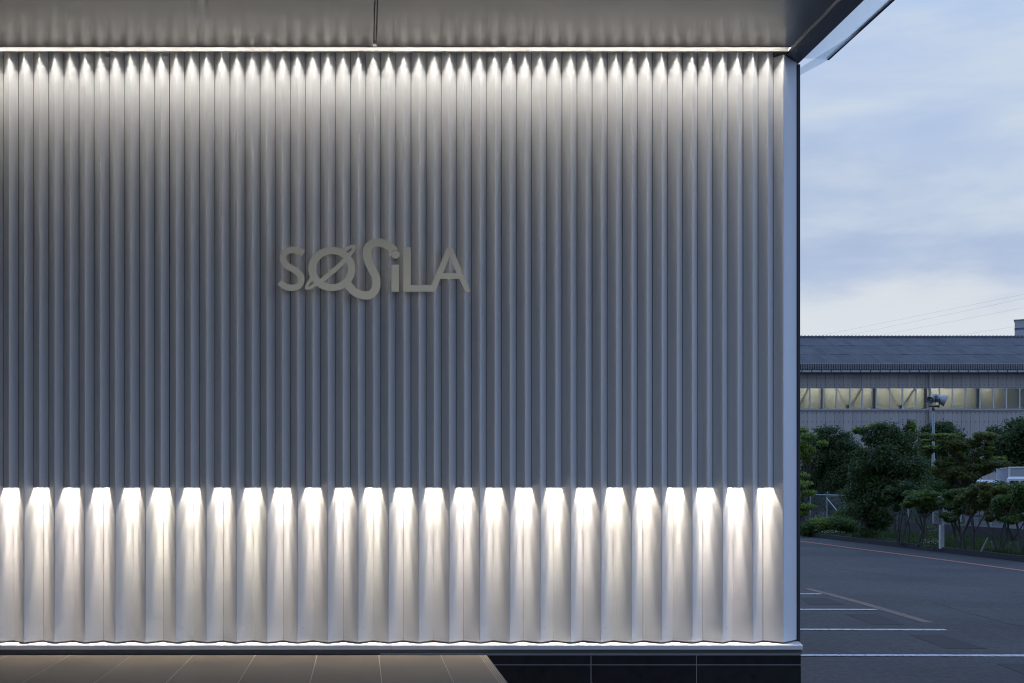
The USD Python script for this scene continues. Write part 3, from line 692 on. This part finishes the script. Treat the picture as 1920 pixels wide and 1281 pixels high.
# far white block on the skyline
BZ = 150.0
blk = thing('distant_block', 'pale flat-topped building with a dark band showing above the factory roof', 'building')
UsdGeom.Xformable(blk).GetOrderedXformOps()[0].Set(Gf.Vec3d(X(1902.5, BZ), BZ, 0))
UsdGeom.Xformable(blk).AddRotateZOp().Set(-math.degrees(math.atan((1902.5 - VX) / F)) - 2)
obj('wall', box(0, 16, 0, 12, -.01, Zh(601, BZ)), 'far_wall', blk)
obj('band', box(-.03, 16.03, -.04, 12, Zh(618.5, BZ), Zh(615.5, BZ)), 'far_stripe', blk)
obj('parapet', cbox(-.12, 16.1, -.12, 12.1, Zh(601, BZ) + .001, Zh(599.5, BZ), .02), 'roof_white', blk)
# overhead cables
for i, (y0, y1, xs_) in enumerate(((627, 552, 1550), (627, 560, 1600), (627, 577, 1660), (630, 610, 1790))):
    z1 = 170.0; zt_ = Zh(y1, z1); zz = (zt_ - EYE) * F / (VY - y0)
    p1, p0 = np.array((X(1920, z1), z1, zt_)), np.array((X(xs_, zz), zz, zt_))
    d = p1 - p0
    obj('overhead_cable', tube(p0 - d * 3, p1 + d * 1.2, .008, n=5), 'cable', label='%s thin overhead cable rising to the right across the pale sky' % ('topmost', 'second highest', 'third highest', 'lowest')[i], cat='cable')

# ------------------------------------------------------------------ fence between the verge and the yard
FX = 22.5
fence = thing('chain_link_fence', 'low chain-link fence on a concrete base behind the planted verge', 'fence')
obj('base_wall', box(FX - .1, FX + .11, 9, 72, -.01, .55), 'retaining_concrete', fence)
fyl, fyh, ftop = 30.0, 64.0, 1.60
for i, y in enumerate(np.arange(fyl, fyh, 2.0)):
    obj('post', tube((FX, y, .55), (FX, y, ftop + .03), .03), 'galvanised', fence, smooth=40)
obj('top_rail', tube((FX, fyl, ftop), (FX, fyh, ftop), .025), 'galvanised', fence, smooth=40)
obj('brace', tube((FX - .02, 54.0, 1.45), (FX - .02, 52.2, .56), .025), 'galvanised', fence, smooth=40)
wires = []
st = .075
for y in np.arange(fyl - 1.0, fyh, st):
    for s in (1, -1):
        a0 = (FX + .006 * s, y if s > 0 else y + 1.0, .56); a1 = (FX + .006 * s, y + 1.0 if s > 0 else y, 1.56)
        wires.append(tube(a0, a1, .0022, n=3, caps=False))
obj('mesh_wire', wires, 'galvanised', fence, kind='stuff')

# ------------------------------------------------------------------ vegetation
def leaf_cloud(clumps, n, size, seed, up=.35, shell=.55, aspect=.5):
    """Small quads spread through ellipsoid clumps (centre, radii), denser near each clump's surface."""
    g = np.random.default_rng(seed)
    c = np.array([k_[0] for k_ in clumps], float); r = np.array([k_[1] for k_ in clumps], float)
    wgt = (r[:, 0] * r[:, 1] + r[:, 0] * r[:, 2] + r[:, 1] * r[:, 2]); wgt /= wgt.sum()
    idx = g.choice(len(c), n, p=wgt)
    d = g.normal(size=(n, 3)); d /= np.linalg.norm(d, axis=1)[:, None]
    rad = (1 - (1 - shell) * g.random(n) ** 1.6) * (1 + .16 * g.normal(size=n) * (g.random(n) < .5))
    p = c[idx] + d * r[idx] * rad[:, None]
    nrm = d * (1 - up) + g.normal(size=(n, 3)) * .55; nrm[:, 2] += up
    nrm /= np.linalg.norm(nrm, axis=1)[:, None]
    a = np.cross(nrm, g.normal(size=(n, 3))); a /= np.linalg.norm(a, axis=1)[:, None]; b = np.cross(nrm, a)
    s = size * g.uniform(.6, 1.35, n)
    a *= s[:, None]; b *= (s * aspect)[:, None]
    V = np.stack([p - a, p + b + nrm * .15 * s[:, None], p + a, p - b + nrm * .15 * s[:, None]], 1).reshape(-1, 3)
    i = np.arange(n)[:, None] * 4
    return trimesh.Trimesh(V, np.vstack([i + (0, 1, 2), i + (0, 2, 3)]), process=False)
def crown_clumps(c, r, n, cr_, seed, flat=.8, low=-.9):
    """n clumps spread over the ellipsoid c, r."""
    g = np.random.default_rng(seed); out = []
    while len(out) < n:
        d = g.normal(size=3); d /= np.linalg.norm(d)
        if d[2] < low: continue
        t = g.uniform(.35, .92)
        s = cr_ * g.uniform(.65, 1.3)
        out.append((np.array(c) + d * np.array(r) * t, (s, s, s * flat)))
    return out
def trunk_mesh(base, clumps, r, seed, forks=6, lean=(0, 0), stems=1):
    g = np.random.default_rng(seed); out = []
    cc = np.mean([k_[0] for k_ in clumps], axis=0)
    for s in range(stems):
        b0 = np.array(base) + (g.normal(size=3) * (.12, .12, 0) if stems > 1 else 0)
        top = b0 + (cc - b0) * g.uniform(.5, .7) + g.normal(size=3) * (.15, .15, .05)
        mid_ = (b0 + top) / 2 + g.normal(size=3) * (.08, .08, .02) + np.array((*lean, 0))
        rr = r / math.sqrt(stems)
        out += polytube([b0, mid_, top], [rr, rr * .8, rr * .55])
        for j in g.choice(len(clumps), min(len(clumps), max(2, forks // stems)), replace=False):
            e = np.array(clumps[j][0]); m_ = (top + e) / 2 + g.normal(size=3) * .08
            out += polytube([top if g.random() < .6 else mid_, m_, e], [rr * .5, rr * .33, rr * .12], 5)
    return out
def tree(name, label, cat, px, Z, zbase, clumps, n, size, material, seed, r=.07, stems=1, forks=7, bark='bark', group=None, crown_name='crown', lean=(0, 0), base_px=None, **kw):
    """clumps are in place coordinates."""
    bx = X(base_px or px, Z)
    base = np.array((bx, Z, zbase))
    t = thing(name, label, cat, base, group=group)
    loc = [(np.array(c_) - base, r_) for c_, r_ in clumps]
    obj('trunk', trunk_mesh((0, 0, -.02), loc, r, seed, forks, lean, stems), bark, t, smooth=50)
    obj(crown_name, [leaf_cloud(loc, n, size, seed + 1, **kw), leaf_cloud([(c_ + (0, 0, .04), np.array(r_) * 1.32) for c_, r_ in loc], n // 4, size * 1.2, seed + 2, shell=.6, up=.5, aspect=.38)], material, t)
    return t
def pxclumps(lst, Z, seed, depth=.9, jit=.35):
    """Clumps given as (px, py, half width px, half height px)."""
    g = np.random.default_rng(seed); out = []
    s = Z / F
    for px, py, rw, rh in lst:
        c = U(px, py, Z) + (0, g.uniform(-jit, jit), 0)
        out.append((c, (rw * s, max(rw, rh) * s * depth, rh * s)))
    return out
def ragged(cl, seed, n=5, k=.5):
    """Breaks every clump into smaller uneven ones."""
    g = np.random.default_rng(seed + 500); out = []
    for c, r in cl:
        r = np.array(r, float)
        for _ in range(n):
            f = g.uniform(.6, 1.25)
            out.append((np.array(c) + g.uniform(-1, 1, 3) * r * .95, r * k * f))
    return out
# big dark camellia bush, many stems, from the verge
Zc = 40.4
g5 = np.random.default_rng(11)
cl = crown_clumps(U(1664, 866, Zc), (1.38, 1.15, 1.30), 70, .38, 5) + crown_clumps(U(1630, 945, Zc), (.80, .75, .95), 28, .34, 6, low=-1) + pxclumps([(1703, 795, 5, 9), (1700, 805, 10, 10), (1620, 808, 14, 7), (1644, 802, 14, 7), (1676, 806, 12, 8), (1715, 815, 14, 12), (1612, 1000, 10, 10), (1625, 1002, 14, 8)], Zc, 2)
camellia = tree('camellia_bush', 'large dark flowering bush bulging over the kerb in the middle of the verge', 'bush', 1622, Zc, .12, cl, 46000, .05, 'leaf_dark', 21, r=.14, stems=5, forks=20, shell=.35)
fl = leaf_cloud([(np.array(c_) - np.array((X(1622, Zc), Zc, .12)), r_) for c_, r_ in cl], 40, .045, 77, shell=1.05)
obj('blossoms', fl, 'petal', camellia, kind='stuff')
obj('tip_leaves', leaf_cloud([(np.array(c_) - np.array((X(1622, Zc), Zc, .12)), r_) for c_, r_ in pxclumps([(1620, 806, 14, 6), (1644, 800, 16, 6), (1676, 804, 12, 6), (1704, 800, 6, 8)], Zc, 4)], 1500, .05, 78, up=.7), 'leaf_light', camellia)
# broad tree behind at the left
Zb = 57.0
cl = crown_clumps(U(1556, 865, Zb), (1.75, 1.3, 1.5), 60, .46, 15) + pxclumps([(1545, 808, 22, 7), (1580, 818, 14, 8), (1530, 870, 16, 14), (1595, 870, 12, 22), (1560, 905, 30, 18)], Zb, 3)
tree('broadleaf_tree', 'dark spreading tree behind the fence left of the flowering bush', 'tree', 1562, Zb, .5, cl, 38000, .06, 'leaf_dark', 31, r=.12, forks=14, shell=.4)
# cloud-pruned trees at the left edge, light pads
Zn = 46.0
cl = pxclumps([(1503, 893, 9, 4), (1512, 908, 14, 4), (1500, 911, 8, 4), (1520, 925, 12, 4), (1503, 934, 8, 4), (1508, 951, 14, 5), (1505, 962, 10, 5)], Zn, 8)
tree('cloud_pruned_tree', 'small pale green tree pruned in flat pads beside the corner of the wall', 'tree', 1506, Zn, .12, cl, 5200, .045, 'leaf_light', 41, r=.05, forks=7, up=.7)
cl = pxclumps([(1503, 808, 14, 5), (1512, 820, 14, 5), (1503, 835, 12, 6), (1508, 850, 12, 8), (1525, 845, 6, 5), (1548, 832, 8, 4), (1522, 849, 8, 4), (1518, 862, 8, 8)], 47.5, 9)
tree('cloud_pruned_tree', 'taller pale green tree rising behind the padded one at the corner of the wall', 'tree', 1508, 47.5, .12, cl, 6000, .05, 'leaf_light', 43, r=.06, forks=8, up=.6)
# low rounded shrubs on the verge
for i, (px, Z, rw, hh, m_, lb) in enumerate(((1543, 45.0, .42, .55, 'leaf_light', 'low rounded light green shrub below the fence brace'), (1572, 43.8, .55, .62, 'leaf_mid', 'low mid green shrub between the light shrub and the flowering bush'), (1590, 45.5, .45, 1.0, 'leaf_mid', 'taller loose shrub against the fence left of the flowering bush'), (1518, 44.5, .4, .35, 'leaf_mid', 'lowest green shrub near the corner of the wall'))):
    c = np.array((X(px, Z), Z, .12 + hh * .5))
    tree('shrub', lb, 'shrub', px, Z, .12, crown_clumps(c, (rw, rw, hh * .5), 10, .22, 60 + i), 3200, .045, m_, 70 + i, r=.03, stems=3, forks=6, crown_name='foliage')
# rounded tree behind the lamp post
cl = crown_clumps(U(1760, 850, 54), (1.35, 1.1, 1.5), 44, .44, 25) + pxclumps([(1777, 800, 16, 9), (1745, 806, 14, 9), (1758, 860, 20, 25)], 54, 5)
tree('broadleaf_tree', 'round-topped dark tree standing behind the floodlight pole', 'tree', 1765, 54, .5, cl, 28000, .06, 'leaf_dark', 51, r=.1, forks=10, shell=.4)
# spreading pine-like tree with light tips
Zp = 44.5
cl = pxclumps([(1764, 822, 22, 6), (1750, 827, 10, 4), (1800, 822, 18, 9), (1834, 822, 18, 9), (1848, 835, 10, 8), (1775, 838, 20, 8), (1812, 842, 24, 12), (1850, 845, 8, 6), (1735, 838, 10, 3), (1750, 847, 14, 4), (1800, 856, 20, 10), (1836, 860, 18, 9), (1868, 862, 14, 5), (1858, 868, 22, 7), (1800, 874, 20, 7), (1780, 872, 18, 8), (1826, 878, 28, 9), (1765, 884, 16, 8), (1780, 892, 24, 10), (1810, 895, 22, 9), (1844, 884, 16, 7)], Zp, 10, depth=.8, jit=.5)
pine = tree('spreading_tree', 'wide layered tree with light green branch tips in front of the white vans', 'tree', 1800, Zp, .5, ragged(cl, 7, 4, .55), 26000, .05, 'leaf_olive', 61, r=.1, forks=16, shell=.5, up=.5)
obj('tip_leaves', leaf_cloud([(np.array(c_) - np.array((X(1800, Zp), Zp, .5)), (r_[0] * .9, r_[1], r_[2] * .5)) for c_, r_ in pxclumps([(1764, 816, 20, 4), (1746, 825, 12, 3), (1836, 814, 16, 5), (1850, 840, 7, 4), (1868, 862, 14, 4), (1868, 860, 14, 4), (1800, 850, 10, 3), (1740, 838, 14, 3), (1788, 869, 14, 4)], Zp, 12)], 2600, .05, 79, up=.8), 'leaf_light', pine)
# large dark tree at the right edge
cl = crown_clumps(U(1916, 842, 58), (1.95, 1.6, 1.7), 70, .52, 35) + pxclumps([(1912, 796, 24, 10), (1880, 822, 16, 14), (1935, 800, 30, 14)], 58, 6)
bt = tree('broadleaf_tree', 'large dark tree above the box truck at the right edge', 'tree', 1925, 58, .5, cl, 40000, .07, 'leaf_dark', 71, r=.16, forks=16, shell=.4)
# dark shrubs filling the gaps behind the fence
for i, (px, py, Z, rx, rz_, lb) in enumerate(((1520, 905, 60.0, 1.3, 1.1, 'dark shrub behind the fence nearest the corner of the wall'), (1590, 905, 56.0, 1.2, .95, 'dark shrub behind the fence left of the flowering bush'), (1705, 890, 52.5, 1.5, 1.2, 'dark shrub behind the fence right of the flowering bush'), (1745, 915, 50.0, 1.0, .9, 'dark shrub at the foot of the floodlight pole'), (1800, 880, 53.5, 1.1, .6, 'dark shrub behind the layered tree, beside the vans'))):
    c = U(px, py, Z)
    tree('background_shrub', lb, 'shrub', px, Z, .5, crown_clumps(c, (rx, .9, rz_), 34, .38, 130 + i, low=-1), 16000, .055, 'leaf_dark', 140 + i, r=.05, stems=3, forks=9, crown_name='foliage', shell=.4)
# clipped hedge behind the fence
hd = []
for i, px in enumerate(np.linspace(1742, 1872, 9)):
    hd.append((U(px, 922, 45.5) + (0, rs.uniform(-.2, .2), 0), (.38, .45, .42 + .06 * rs.uniform(-1, 1))))
hg = thing('hedge', 'dense dark clipped hedge below the vans, behind the fence', 'hedge', (X(1805, 45.5), 45.5, .5))
obj('foliage', leaf_cloud([(c_ - np.array((X(1805, 45.5), 45.5, .5)), r_) for c_, r_ in hd], 12000, .05, 83, shell=.3), 'leaf_mid', hg)
obj('stems', [x for c_, r_ in hd for x in polytube([(c_[0] - X(1805, 45.5), c_[1] - 45.5, -.02), (c_[0] - X(1805, 45.5), c_[1] - 45.5, .8)], [.03, .015], 5)], 'bark', hg, smooth=50)
hd = []
for px in np.linspace(1490, 1735, 19):
    zz = 23.5 * F / (px - VX)
    hd.append((np.array((23.5 + rs.uniform(-.1, .3), zz, 1.15 + rs.uniform(-.12, .2))), (.5, .6, .66)))
o_ = np.array((23.5, 52.0, .5))
hg = thing('hedge', 'long dark untrimmed hedge along the far side of the fence', 'hedge', o_)
obj('foliage', leaf_cloud([(c_ - o_, r_) for c_, r_ in hd], 22000, .05, 84, shell=.3), 'leaf_dark', hg)
obj('stems', [x for c_, r_ in hd for x in polytube([(c_[0] - o_[0], c_[1] - o_[1], -.02), (c_[0] - o_[0], c_[1] - o_[1], .9)], [.03, .015], 5)], 'bark', hg, smooth=50)
# pruned small trees along the kerb, crooked stems under flat crowns
def flat_tree(label, bpx, Z, pads, n, m_, seed, stems, r=.035, tips=None):
    cl_ = ragged(pxclumps(pads, Z, seed, depth=.9, jit=.25), seed)
    t = tree('pruned_tree', label, 'tree', bpx, Z, .12, cl_, int(n * 1.5), .042, m_, seed, r=r * math.sqrt(stems), stems=stems, forks=8, shell=.45, up=.55, bark='grey_bark')
    if tips:
        b_ = np.array((X(bpx, Z), Z, .12))
        obj('tip_leaves', leaf_cloud([(c_ - b_, r_) for c_, r_ in ragged(pxclumps(tips, Z, seed + 3), seed + 3)], 2200, .042, seed + 5, up=.75), 'leaf_light', t)
    return t
flat_tree('umbrella-shaped small tree with a bright green flat crown left of the concrete post', 1722, 35.4, [(1722, 935, 22, 8), (1742, 933, 22, 9), (1764, 944, 16, 9), (1704, 943, 18, 8), (1735, 948, 34, 9), (1755, 953, 20, 8)], 9000, 'leaf_mid', 91, 4, tips=[(1722, 930, 20, 4), (1742, 927, 22, 4), (1764, 938, 14, 4), (1704, 938, 14, 4)])
flat_tree('thin-stemmed small tree with a dark crown touching the flowering bush', 1692, 36.6, [(1690, 930, 22, 14), (1705, 925, 22, 14), (1678, 945, 16, 12)], 6000, 'leaf_dark', 93, 5, .028)
flat_tree('crooked small tree with a loose crown right of the concrete post', 1800, 33.4, [(1786, 955, 18, 10), (1800, 940, 20, 12), (1778, 968, 14, 8), (1815, 950, 18, 10), (1790, 925, 16, 10)], 6500, 'leaf_mid', 95, 2, .045)
flat_tree('double-stemmed small tree with olive crown left of the wooden support', 1818, 32.6, [(1838, 928, 22, 13), (1820, 935, 18, 12), (1848, 950, 18, 9), (1836, 958, 16, 8), (1830, 915, 16, 9)], 7000, 'leaf_olive', 97, 2, .04)
flat_tree('leaning small tree with olive crown above the wooden support', 1868, 31.6, [(1872, 935, 20, 14), (1860, 918, 20, 11), (1886, 950, 18, 12), (1878, 968, 16, 9), (1895, 925, 18, 14)], 8000, 'leaf_olive', 99, 3, .04)
flat_tree('small tree with a full green crown at the right edge of the picture', 1908, 30.6, [(1905, 950, 20, 14), (1918, 930, 20, 16), (1900, 968, 20, 10), (1922, 965, 20, 12), (1930, 945, 22, 18)], 8500, 'leaf_mid', 101, 3, .045)
# wooden support under a leaning stem
sp = thing('tree_support', 'pale wooden prop frame tied to a small tree near the kerb', 'tree support', (X(1855, 31.8), 31.8, .12))
w0 = X(1855, 31.8)
obj('prop', tube((X(1838, 31.8) - w0, 0, -.03), (X(1853, 31.8) - w0, .02, .42), .028), 'stake_wood', sp, smooth=40)
obj('prop', tube((X(1868, 31.8) - w0, .1, -.03), (X(1862, 31.8) - w0, .08, .32), .026), 'stake_wood', sp, smooth=40)
# concrete marker post at the kerb
pz = 34.0
mp = thing('marker_post', 'square pale concrete post standing on the kerb edge', 'post', (X(1765.3, pz), pz, .10))
pw_ = .056
obj('shaft', cbox(-pw_, pw_, -pw_, pw_, 0, .72, .008), 'post_concrete', mp)
obj('cap', cbox(-pw_ + .006, pw_ - .006, -pw_ + .006, pw_ - .006, .7205, .735, .004), 'post_concrete', mp)
# steel pipe behind the post
pp = thing('pipe_post', 'thin steel pipe rising behind the concrete post', 'pipe', (X(1769, 34.6), 34.6, .12))
obj('pipe', tube((0, 0, -.02), (0, 0, Zh(931, 34.6) - .12), .022), 'galvanised', pp, smooth=40)
obj('cap', trimesh.creation.icosphere(1, .034).apply_translation((0, 0, Zh(931, 34.6) - .12)), 'galvanised', pp, smooth=True)
# white flowers and yellowish sprigs
def tuft(name, label, px, Z, n, size, m_, seed, rx=.4, hz=.18):
    t = thing(name, label, 'flowers', (X(px, Z), Z, .12))
    obj('leaves', leaf_cloud([((0, 0, hz * .4), (rx, rx * .8, hz))], n * 3, size * 1.2, seed, up=.2), 'leaf_mid', t)
    obj('petals', leaf_cloud([((0, 0, hz * .9), (rx, rx * .8, hz * .4))], n, size, seed + 1, up=.8), m_, t)
tuft('flower_patch', 'white flowers low on the grass left of the large bush', 1562, 43.2, 60, .028, 'petal', 201, .5, .16)
tuft('flower_patch', 'white flowers at the foot of the concrete post', 1745, 34.6, 60, .02, 'petal', 203, .38, .2)
tuft('sprig', 'yellowish sprig on thin stems beside the umbrella-shaped tree', 1742, 36.5, 90, .04, 'yellow_leaf', 205, .3, .5)
tuft('sprig', 'yellowish sprig low at the right of the concrete post', 1795, 35.5, 60, .04, 'yellow_leaf', 207, .2, .7)
# grass on the verge
gr = np.random.default_rng(9); N = 26000
gy = 28 + 30 * gr.random(N) ** 1.3; gx = kerb_x(gy) + .2 + (22.3 - kerb_x(gy) - .2) * gr.random(N) ** 1.5
hh = gr.uniform(.04, .13, N) * (1 + .8 * (meshkit.noise(np.c_[gx * .8, gy * .8, gx * 0]) > .55))
th = gr.uniform(0, np.pi, N); wv = .014
dx, dy = np.cos(th) * wv, np.sin(th) * wv
V = np.stack([np.c_[gx - dx, gy - dy, np.full(N, .125)], np.c_[gx + dx, gy + dy, np.full(N, .125)], np.c_[gx + gr.normal(size=N) * .04, gy + gr.normal(size=N) * .04, .125 + hh]], 1).reshape(-1, 3)
obj('grass', trimesh.Trimesh(V, np.arange(3 * N).reshape(-1, 3), process=False), 'blade_green', label='rough green grass on the verge beyond the kerb', cat='grass', kind='stuff')

# ------------------------------------------------------------------ floodlight pole
Zf = 51.0
fp = thing('floodlight_pole', 'grey steel pole with floodlights in front of the factory', 'floodlight', (X(1750, Zf), Zf, .5))
def fl_(px, py, dy=0.0): p = U(px, py, Zf) - np.array((X(1750, Zf), Zf, .5)); p[1] += dy; return p
obj('pole', [tube((0, 0, 0), fl_(1750, 860), .085, .08, 12), tube(fl_(1750, 860), fl_(1750, 767), .065, .055, 12)], 'galvanised', fp, smooth=40)
obj('pole_head', [tube(fl_(1750, 771), fl_(1750, 764), .07, .05, 10)], 'dark_steel', fp, smooth=40)
obj('cross_arm', [cbox(fl_(1742, 0)[0], fl_(1760.5, 0)[0], -.06, .06, fl_(0, 763.5)[2], fl_(0, 760.5)[2], .01)], 'dark_steel', fp)
def flood(at, aim, s, parent):
    h = thing('lamp_head', parent=parent)
    prof = np.array([(0.0, -.30), (.055, -.30), (.07, -.27), (.075, -.14), (.10, -.10), (.15, .0), (.185, .12), (.19, .13), (.175, .13), (.14, .02), (.09, -.07), (0.0, -.09)]) * s
    m = trimesh.creation.revolve(prof, sections=20)
    d = np.array(aim, float); d /= np.linalg.norm(d)
    T = trimesh.geometry.align_vectors((0, 0, 1), d); m.apply_transform(T); m.apply_translation(at)
    obj('reflector', m, 'galvanised', h, smooth=35)
    b = trimesh.creation.icosphere(2, .05 * s); b.apply_scale((1, 1, 1)); b.apply_translation(np.array(at) + d * .0 * s)
    obj('bulb', b, 'clear_lens', h, smooth=True)
    f = np.cross(d, (0, 0, 1)); f /= np.linalg.norm(f)
    a = np.array(at) - d * .08 * s
    obj('bracket', [tube(a + f * .13 * s, a + f * .13 * s - (0, 0, .25 * s), .014 * s, n=6), tube(a - f * .13 * s, a - f * .13 * s - (0, 0, .25 * s), .014 * s, n=6), tube(a + f * .13 * s - (0, 0, .25 * s), a - f * .13 * s - (0, 0, .25 * s), .014 * s, n=6)], 'dark_steel', h, smooth=40)
flood(fl_(1765, 749.5, -.05), (.80, -.42, -.36), 1.45, fp)
flood(fl_(1757, 744.5, .15), (.3, .85, -.25), 1.0, fp)
flood(fl_(1746.5, 749, .0), (-.65, -.45, -.35), 1.0, fp)

# ------------------------------------------------------------------ vehicles in the yard
def make_van(name, label, loc, rz, L=3.4, W=1.48, H=1.9, glass_tall=.62):
    """A small box van; x is its width, it faces -y."""
    t = thing(name, label, 'van', loc, rz)
    side = Polygon([(0, .28), (0, .75), (.10, .98), (.42, H - .16), (.62, H - .03), (.9, H), (L - .15, H), (L - .03, H - .08), (L, .9), (L, .28)]).buffer(-.04).buffer(.04)
    m = extrude(side, W - .16)
    # round the long edges by hulling a slightly smaller outline at full width
    inner = extrude(side.buffer(-.07), W).vertices - (0, 0, 0)
    v1 = m.vertices + (0, 0, .08); pts = np.vstack([v1, inner])
    hull = trimesh.convex.convex_hull(pts)
    v = hull.vertices; hull.vertices = np.c_[v[:, 2] - W / 2, v[:, 0], v[:, 1]]
    if hull.volume < 0: hull.invert()
    obj('body', hull, 'van_white', t, smooth=30)
    ws = np.array([(-W / 2 + .13, .175, 1.02), (W / 2 - .13, .175, 1.02), (W / 2 - .20, .48, H - .22), (-W / 2 + .20, .48, H - .22)]) + (0, -.075, .02)
    obj('windscreen', trimesh.convex.convex_hull(np.vstack([ws, ws + (0, .02, -.015)])), 'van_glass', t)
    for s in (-1, 1):
        for y0, y1 in ((.55, 1.35), (1.45, 2.3), (2.4, 3.2)):
            x = s * (W / 2 - .002)
            obj('side_window', cbox(min(x, x + s * .012), max(x, x + s * .012), y0, y1, 1.05, H - .25, .004), 'van_glass', t)
        obj('headlight', cbox(s * (W / 2 - .22) - .11, s * (W / 2 - .22) + .11, -.012, .02, .62, .76, .01), 'clear_lens', t)
        obj('tail_light', cbox(s * (W / 2 - .09) - .05, s * (W / 2 - .09) + .05, L - .01, L + .012, .6, .95, .008), 'red_lens', t)
        for y in (.62, L - .68):
            w = thing('wheel', parent=t)
            c = trimesh.creation.cylinder(.28, .17, sections=24); rot(c, math.pi / 2, (0, 1, 0)); c.apply_translation((s * (W / 2 - .10), y, .28)); obj('tyre', c, 'rubber', w, smooth=40)
            c = trimesh.creation.cylinder(.17, .012, sections=20); rot(c, math.pi / 2, (0, 1, 0)); c.apply_translation((s * (W / 2 - .008), y, .28)); obj('rim', c, 'galvanised', w, smooth=40)
    # rear window with rounded corners
    rw = Polygon([(-W / 2 + .16, 1.05), (W / 2 - .16, 1.05), (W / 2 - .16, H - .2), (-W / 2 + .16, H - .2)]).buffer(-.08).buffer(.08)
    m = extrude(rw, .012); v = m.vertices; m.vertices = np.c_[v[:, 0], L - .018 + .03 * 0 + v[:, 2] + .012, v[:, 1]]
    if m.volume < 0: m.invert()
    obj('rear_window', m, 'van_glass', t)
    obj('bumper', [cbox(-W / 2 + .03, W / 2 - .03, -.05, .02, .30, .48, .02), cbox(-W / 2 + .03, W / 2 - .03, L - .02, L + .05, .30, .48, .02)], 'dark_steel', t)
    return t
az = lambda px: -math.degrees(math.atan((px - VX) / F))
make_van('small_van', 'white van facing the fence, roof and windscreen showing right of the layered tree', (X(1850, 56), 56, .5), az(1850) + 3, H=1.87, W=1.62)
make_van('small_van', 'white van further left, only its rounded roof showing below the floodlight pole', (X(1768, 59), 59, .5), az(1768), H=1.98, W=1.62)
# high-roofed van seen from its glazed rear, at the edge of the picture
hv = thing('minibus', 'white vehicle with rounded dark windows in a white frame at the right edge', 'van', (X(1922, 47), 47, .5), az(1922))
Wm, Hm, Lm = 1.35, 1.92, 3.6
bd = cbox(-Wm / 2, Wm / 2, 0, Lm, .35, Hm, .09)
obj('body', bd, 'van_white', hv, smooth=30)
for i in range(3):
    x0 = -Wm / 2 + .12 + i * .39
    rw = Polygon([(x0, .95), (x0 + .33, .95), (x0 + .33, Hm - .17), (x0, Hm - .17)]).buffer(-.06).buffer(.06)
    m = extrude(rw, .012); v = m.vertices; m.vertices = np.c_[v[:, 0], -.011 + v[:, 2], v[:, 1]]
    if m.volume < 0: m.invert()
    obj('rear_window', m, 'van_glass', hv)
for s in (-1, 1):
    obj('tail_light', cbox(s * .56 - .06, s * .56 + .06, -.014, .01, .5, .8, .006), 'red_lens', hv)
    for y in (.7, Lm - .7):
        c = trimesh.creation.cylinder(.3, .18, sections=24); rot(c, math.pi / 2, (0, 1, 0)); c.apply_translation((s * (Wm / 2 - .08), y, .3)); obj('wheel', c, 'rubber', hv, smooth=40)
# box truck behind
tz = 53.0
tr = thing('box_truck', 'grey box truck with white corner posts behind the glazed white vehicle', 'truck', (X(1891, tz), tz, .5), -23)
zb = Zh(876, tz) - .5
obj('cargo_box', cbox(0, 2.1, 0, 4.2, .75, zb - .03, .02), 'truck_box', tr)
for x0, y0 in ((-.02, -.02), (2.02, -.02), (-.02, 4.12)):
    obj('corner_post', cbox(x0, x0 + .09, y0, y0 + .09, .72, zb - .06, .01), 'van_white', tr)
obj('top_rail', [cbox(-.025, 2.13, -.025, .06, zb - .058, zb + .01, .01), cbox(-.025, .06, .062, 4.22, zb - .058, zb + .01, .01)], 'van_white', tr)
obj('cab', cbox(.1, 2.0, 4.3, 5.8, .55, 1.95, .1), 'van_white', tr, smooth=30)
obj('chassis', box(.3, 1.8, .1, 5.6, .5, .74), 'dark_steel', tr)
for s in (.15, 1.95):
    for y in (.9, 4.9):
        c = trimesh.creation.cylinder(.38, .24, sections=24); rot(c, math.pi / 2, (0, 1, 0)); c.apply_translation((s, y, .38)); obj('wheel', c, 'rubber', tr, smooth=40)

# ------------------------------------------------------------------ repeats share a group
GROUPS = {'broadleaf_tree': 'dark round-topped trees beyond the fence', 'cloud_pruned_tree': 'pale green cloud-pruned trees beside the wall corner', 'pruned_tree': 'small pruned trees along the kerb',
          'shrub': 'low shrubs on the verge', 'background_shrub': 'dark shrubs behind the fence', 'hedge': 'hedges beyond the fence', 'flower_patch': 'white flowers on the verge',
          'sprig': 'yellowish sprigs on the verge', 'overhead_cable': 'overhead cables across the sky', 'small_van': 'white vans parked in the yard'}
for p in stage.GetPrimAtPath('/World').GetChildren():
    base_name = p.GetName().rstrip('0123456789').rstrip('_')
    if base_name in GROUPS: p.SetCustomDataByKey('group', GROUPS[base_name])
